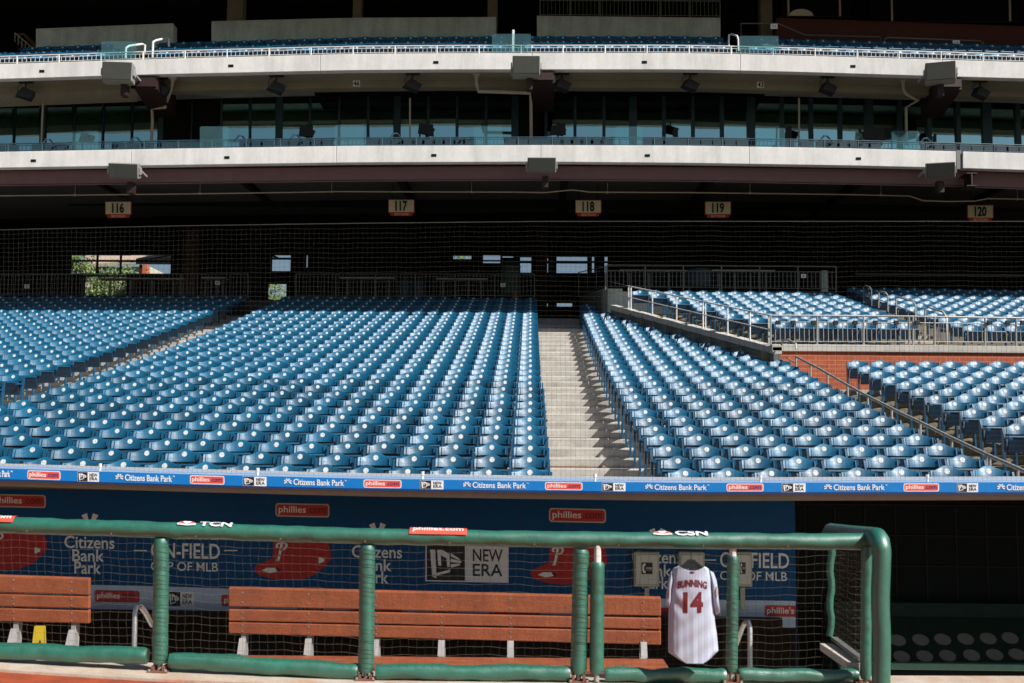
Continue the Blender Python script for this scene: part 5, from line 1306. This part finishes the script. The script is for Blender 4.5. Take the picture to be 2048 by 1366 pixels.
# ================================================================== SEATS
def arc_y(x):                                          # concave towards the field
    return .070 * (1 - (min(abs(x), .19) / .19) ** 2) - max(0, abs(x) - .19) * .35 - .03
def seat_parts(lo=False):
    """meshes of one folding seat as (name, MB, material); base at the floor, front towards -Y"""
    parts = []
    nx = 6 if lo else 12
    lean = lambda z: (z - .45) * .30
    m = MB(); secs = []
    for i in range(nx + 1):
        x = -.224 + .448 * i / nx
        t = .785 if abs(x) > .185 else .785 + .062 * (.5 + .5 * math.cos(math.pi * x / .185))
        y = arc_y(x)
        zb = .675
        sec = [(x, y + lean(zb), zb), (x, y + lean(t - .012), t - .012), (x, y + lean(t) + .008, t), (x, y + lean(t) + .03, t), (x, y + lean(t) + .034, t - .03), (x, y + lean(zb) + .03, zb)]
        secs.append(sec)
    m.loft(secs)
    if not lo:                                         # raised edge where the wings meet the bowl
        for s_ in (-1, 1): m.bar((s_ * .190, arc_y(.19) + lean(.68) - .003, .68), (s_ * .190, arc_y(.19) + lean(.775) - .003, .775), .010, .008)
    parts.append(("backrest", m, "seatblue"))
    lb_ = MB(); lb_.loft([[(x, arc_y(x) + .045 + lean(.45), .45), (x, arc_y(x) + .035 + lean(.70), .70), (x, arc_y(x) + .05 + lean(.70), .70), (x, arc_y(x) + .06 + lean(.45), .45)] for x in (-.20, -.1, 0, .1, .20)])  # dark colour puts the shadow of the slot under the shell into this panel
    parts.append(("shaded_lower_back", lb_, "seatpan"))
    d = MB(); n = 12 if lo else 18; r = .034
    cz = .775; cy = arc_y(0) + lean(cz)
    ring = [(r * math.cos(2 * math.pi * k / n), r * math.sin(2 * math.pi * k / n)) for k in range(n)]
    d.hexa([(a, arc_y(a) + lean(cz + b) - .001, cz + b) for a, b in ring], [(a, arc_y(a) + lean(cz + b) - .004, cz + b) for a, b in ring])
    parts.append(("number_disc", d, "disc"))
    p = MB(); secs = []
    n = 4 if lo else 8
    for i in range(n + 1):
        x = -.215 + .43 * i / n; b = .02 * (1 - (x / .215) ** 2)
        secs.append([(x, -.05 + b * .3, .40), (x, -.125 + b * .2, .635), (x, -.118 + b * .2, .648), (x, -.088 + b * .2, .645), (x, .0 + b, .42)])
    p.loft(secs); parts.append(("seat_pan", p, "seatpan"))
    lip = MB(); lip.loft([[(x, -.128, .630), (x, -.122, .652), (x, -.092, .650), (x, -.095, .632)] for x in (-.222, 0, .222)])
    parts.append(("seat_lip", lip, "seatblue"))
    g = MB(); x = -.2525
    g.loft([[(x - .016, -.05, 0), (x + .016, -.05, 0), (x + .016, .05, 0), (x - .016, .05, 0)], [(x - .014, -.035, .25), (x + .014, -.035, .25), (x + .014, .035, .25), (x - .014, .035, .25)], [(x - .014, -.05, .60), (x + .014, -.05, .60), (x + .014, .06, .60), (x - .014, .06, .60)], [(x - .012, .03, .77), (x + .012, .03, .77), (x + .012, .075, .77), (x - .012, .075, .77)]])
    if not lo: g.box(x - .03, x + .03, -.09, .09, 0, .018)
    parts.append(("leg", g, "seatiron"))
    a = MB(); a.loft([[(x - .022, -.29, .585), (x + .022, -.29, .585), (x + .022, -.29, .61), (x - .022, -.29, .61)], [(x - .026, -.25, .60), (x + .026, -.25, .60), (x + .026, -.25, .628), (x - .026, -.25, .628)], [(x - .018, .05, .60), (x + .018, .05, .60), (x + .018, .05, .625), (x - .018, .05, .625)]])
    parts.append(("armrest", a, "seatiron"))
    return parts

seats = []                                             # (D, X, z, block, row, seat, end)
SP = .5055
def add_row(block, row, D, z, xs, order):
    for i, x in enumerate(xs):
        zz = z + bend(x, D, z + .77)
        seats.append((D, x, zz, block, row, order(i), i == len(xs) - 1))
for k in range(NR):
    D = DK[k]
    add_row("A", k, D, ZT[k], [-8.585 + SP * i for i in range(18)], lambda i: 17 - i)
    add_row("L", k, D, ZT[k], [-10.3 - SP * (17 - i) for i in range(18)], lambda i: 17 - i)
    n = 8 if k <= 20 else {21: 7, 22: 6, 23: 5, 24: 4, 25: 3, 26: 3, 27: 2, 28: 1, 29: 1}.get(k, 0)
    add_row("M", k, D, ZT[k], [1.935 + .532 * i for i in range(n)], lambda i: i)
    if k <= 14: add_row("R", k, D, ZT[k], [7.42 + .532 * i for i in range(11)], lambda i: i)
for j in range(10):
    x1 = 9.08 + .02 * j; n = int((x1 - dwx(DU[j]) - .42) / .49) + 1
    add_row("U", j, DU[j], ZU[j], [x1 - .49 * i for i in range(n)][::-1], lambda i: i)
for j in range(13):
    add_row("V", j, DU[j] + .3, ZU[j], [10.78 + .5 * i for i in range(13)], lambda i: i)
vis = []
for s_ in seats:
    px, py = proj((s_[1], s_[0], s_[2] + .77))
    if -260 < px < 2330 and py < 1000: vis.append((s_, px, py))
# the right block is seen in full height at its aisle ends; the rest hide each other: nearest first
vis.sort(key=lambda q: q[0][0] + (0 if q[0][3] in "AMLR" else 3))
seen = [q for q in vis if -40 < q[1] < 2088]
near = seen[:300]; ids = {id(q) for q in near}; far = [q for q in vis if id(q) not in ids]
ORD = ["first", "second", "third", "fourth", "fifth", "sixth", "seventh", "eighth", "ninth", "tenth", "eleventh", "twelfth", "thirteenth", "fourteenth", "fifteenth", "sixteenth", "seventeenth", "eighteenth"]
BLK = {"A": "middle block", "M": "block right of stairs", "L": "far left block", "R": "block below brick wall", "U": "above brick wall", "V": "far right"}
proto = {}
def to_mesh(nm, m, mt):
    o = m.build(nm, mt, None, smooth=True); return o
first = True
tmpl = {}
for nm, m, mt in seat_parts():
    tmpl[nm] = to_mesh(nm, m, mt)
endleg = MB(); endleg.add([(v[0] + .505, v[1], v[2]) for v in dict((a, b) for a, b, c in seat_parts())["leg"].v], dict((a, b) for a, b, c in seat_parts())["leg"].f)
tmpl["end_leg"] = endleg.build("leg", "seatiron", None, smooth=True)
endarm = MB(); endarm.add([(v[0] + .505, v[1], v[2]) for v in dict((a, b) for a, b, c in seat_parts())["armrest"].v], dict((a, b) for a, b, c in seat_parts())["armrest"].f)
tmpl["end_arm"] = endarm.build("armrest", "seatiron", None, smooth=True)
used = set()
def part(key, parent):
    src = tmpl[key]
    if key not in used: used.add(key); o = src
    else:
        o = src.copy(); sc.collection.objects.link(o)
    o.parent = parent
    return o
for (D, x, z, blk, row, idx, end), px, py in near:
    e = bpy.data.objects.new("stadium_seat", None); sc.collection.objects.link(e); e.empty_display_size = .1
    e.location = (x, D, z); e.rotation_euler = (R.gauss(0, .028), R.gauss(0, .008), R.gauss(0, .028)); e.location.y += R.uniform(-.012, .012)
    lab = f"blue folding seat {ORD[idx]} from the {'stairs' if blk in 'AM' else 'aisle'} in the {ORD[row]} row, {BLK[blk]}"
    e["label"] = lab; e["category"] = "seat"; e["group"] = "blue folding seats in the lower stands"
    b = part("backrest", e); part("number_disc", b); part("shaded_lower_back", b); p = part("seat_pan", e); part("seat_lip", p); part("leg", e); part("armrest", e)
    if end: part("end_leg", e); part("end_arm", e)
for k_, o in tmpl.items():
    if k_ not in used: bpy.data.objects.remove(o)

# all smaller seats farther up: one mass
ML = ["seatblue", "disc", "seatpan", "seatblue", "seatiron", "seatiron"]
lo = seat_parts(True)
V0 = np.concatenate([np.array(m.v) for _, m, _ in lo]); F0 = []; M0 = []; o = 0
for i, (_, m, mt) in enumerate(lo):
    F0 += [tuple(a + o for a in f) for f in m.f]; M0 += [{"seatblue": 0, "disc": 1, "seatpan": 2, "seatiron": 3}[mt]] * len(m.f); o += len(m.v)
pos = [(x, D, z, 1.0) for (D, x, z, b, r, i, e), _, _ in far]
for r in range(3):
    X = -21.0
    while X < 22:
        px, _ = proj((X, 35.0 + .8 * r, 14))
        gap = 232 < px < 306 or 1004 < px < 1058 or 1452 < px < 1512
        if px > 0 - 60 and px < 2300 and not gap and not (r == 2 and px < 60):
            pos.append((X, DE + .85 + .8 * r, zrow(r) + deck_dz(X), 1.0))
        X += .5
VV = []; FF = []; MM = []
for n, (x, y, z, s_) in enumerate(pos):
    a_ = R.gauss(0, .03); b_ = R.gauss(0, .028); W_ = V0.copy(); W_[:, 1] = V0[:, 1] - a_ * V0[:, 2] * .5 + b_ * V0[:, 0]; W_[:, 0] = V0[:, 0] - b_ * V0[:, 1]
    VV.append(W_ + np.array([x, y, z])); off = n * len(V0)
    FF += [tuple(a + off for a in f) for f in F0]; MM += M0
me = bpy.data.meshes.new("stadium_seats"); me.from_pydata(np.concatenate(VV).tolist(), [], FF)
for m_ in ("seatblue", "disc", "seatpan", "seatiron"): me.materials.append(K[m_])
me.polygons.foreach_set("material_index", MM); me.polygons.foreach_set("use_smooth", [True] * len(FF)); me.set_sharp_from_angle(angle=rad(40)); me.update()
ob = bpy.data.objects.new("stadium_seats", me); sc.collection.objects.link(ob)
ob["kind"] = "stuff"; tag(ob, "far rows of small blue stadium seats filling the upper stands", "seats")
print("seats near", len(near), "far", len(pos))
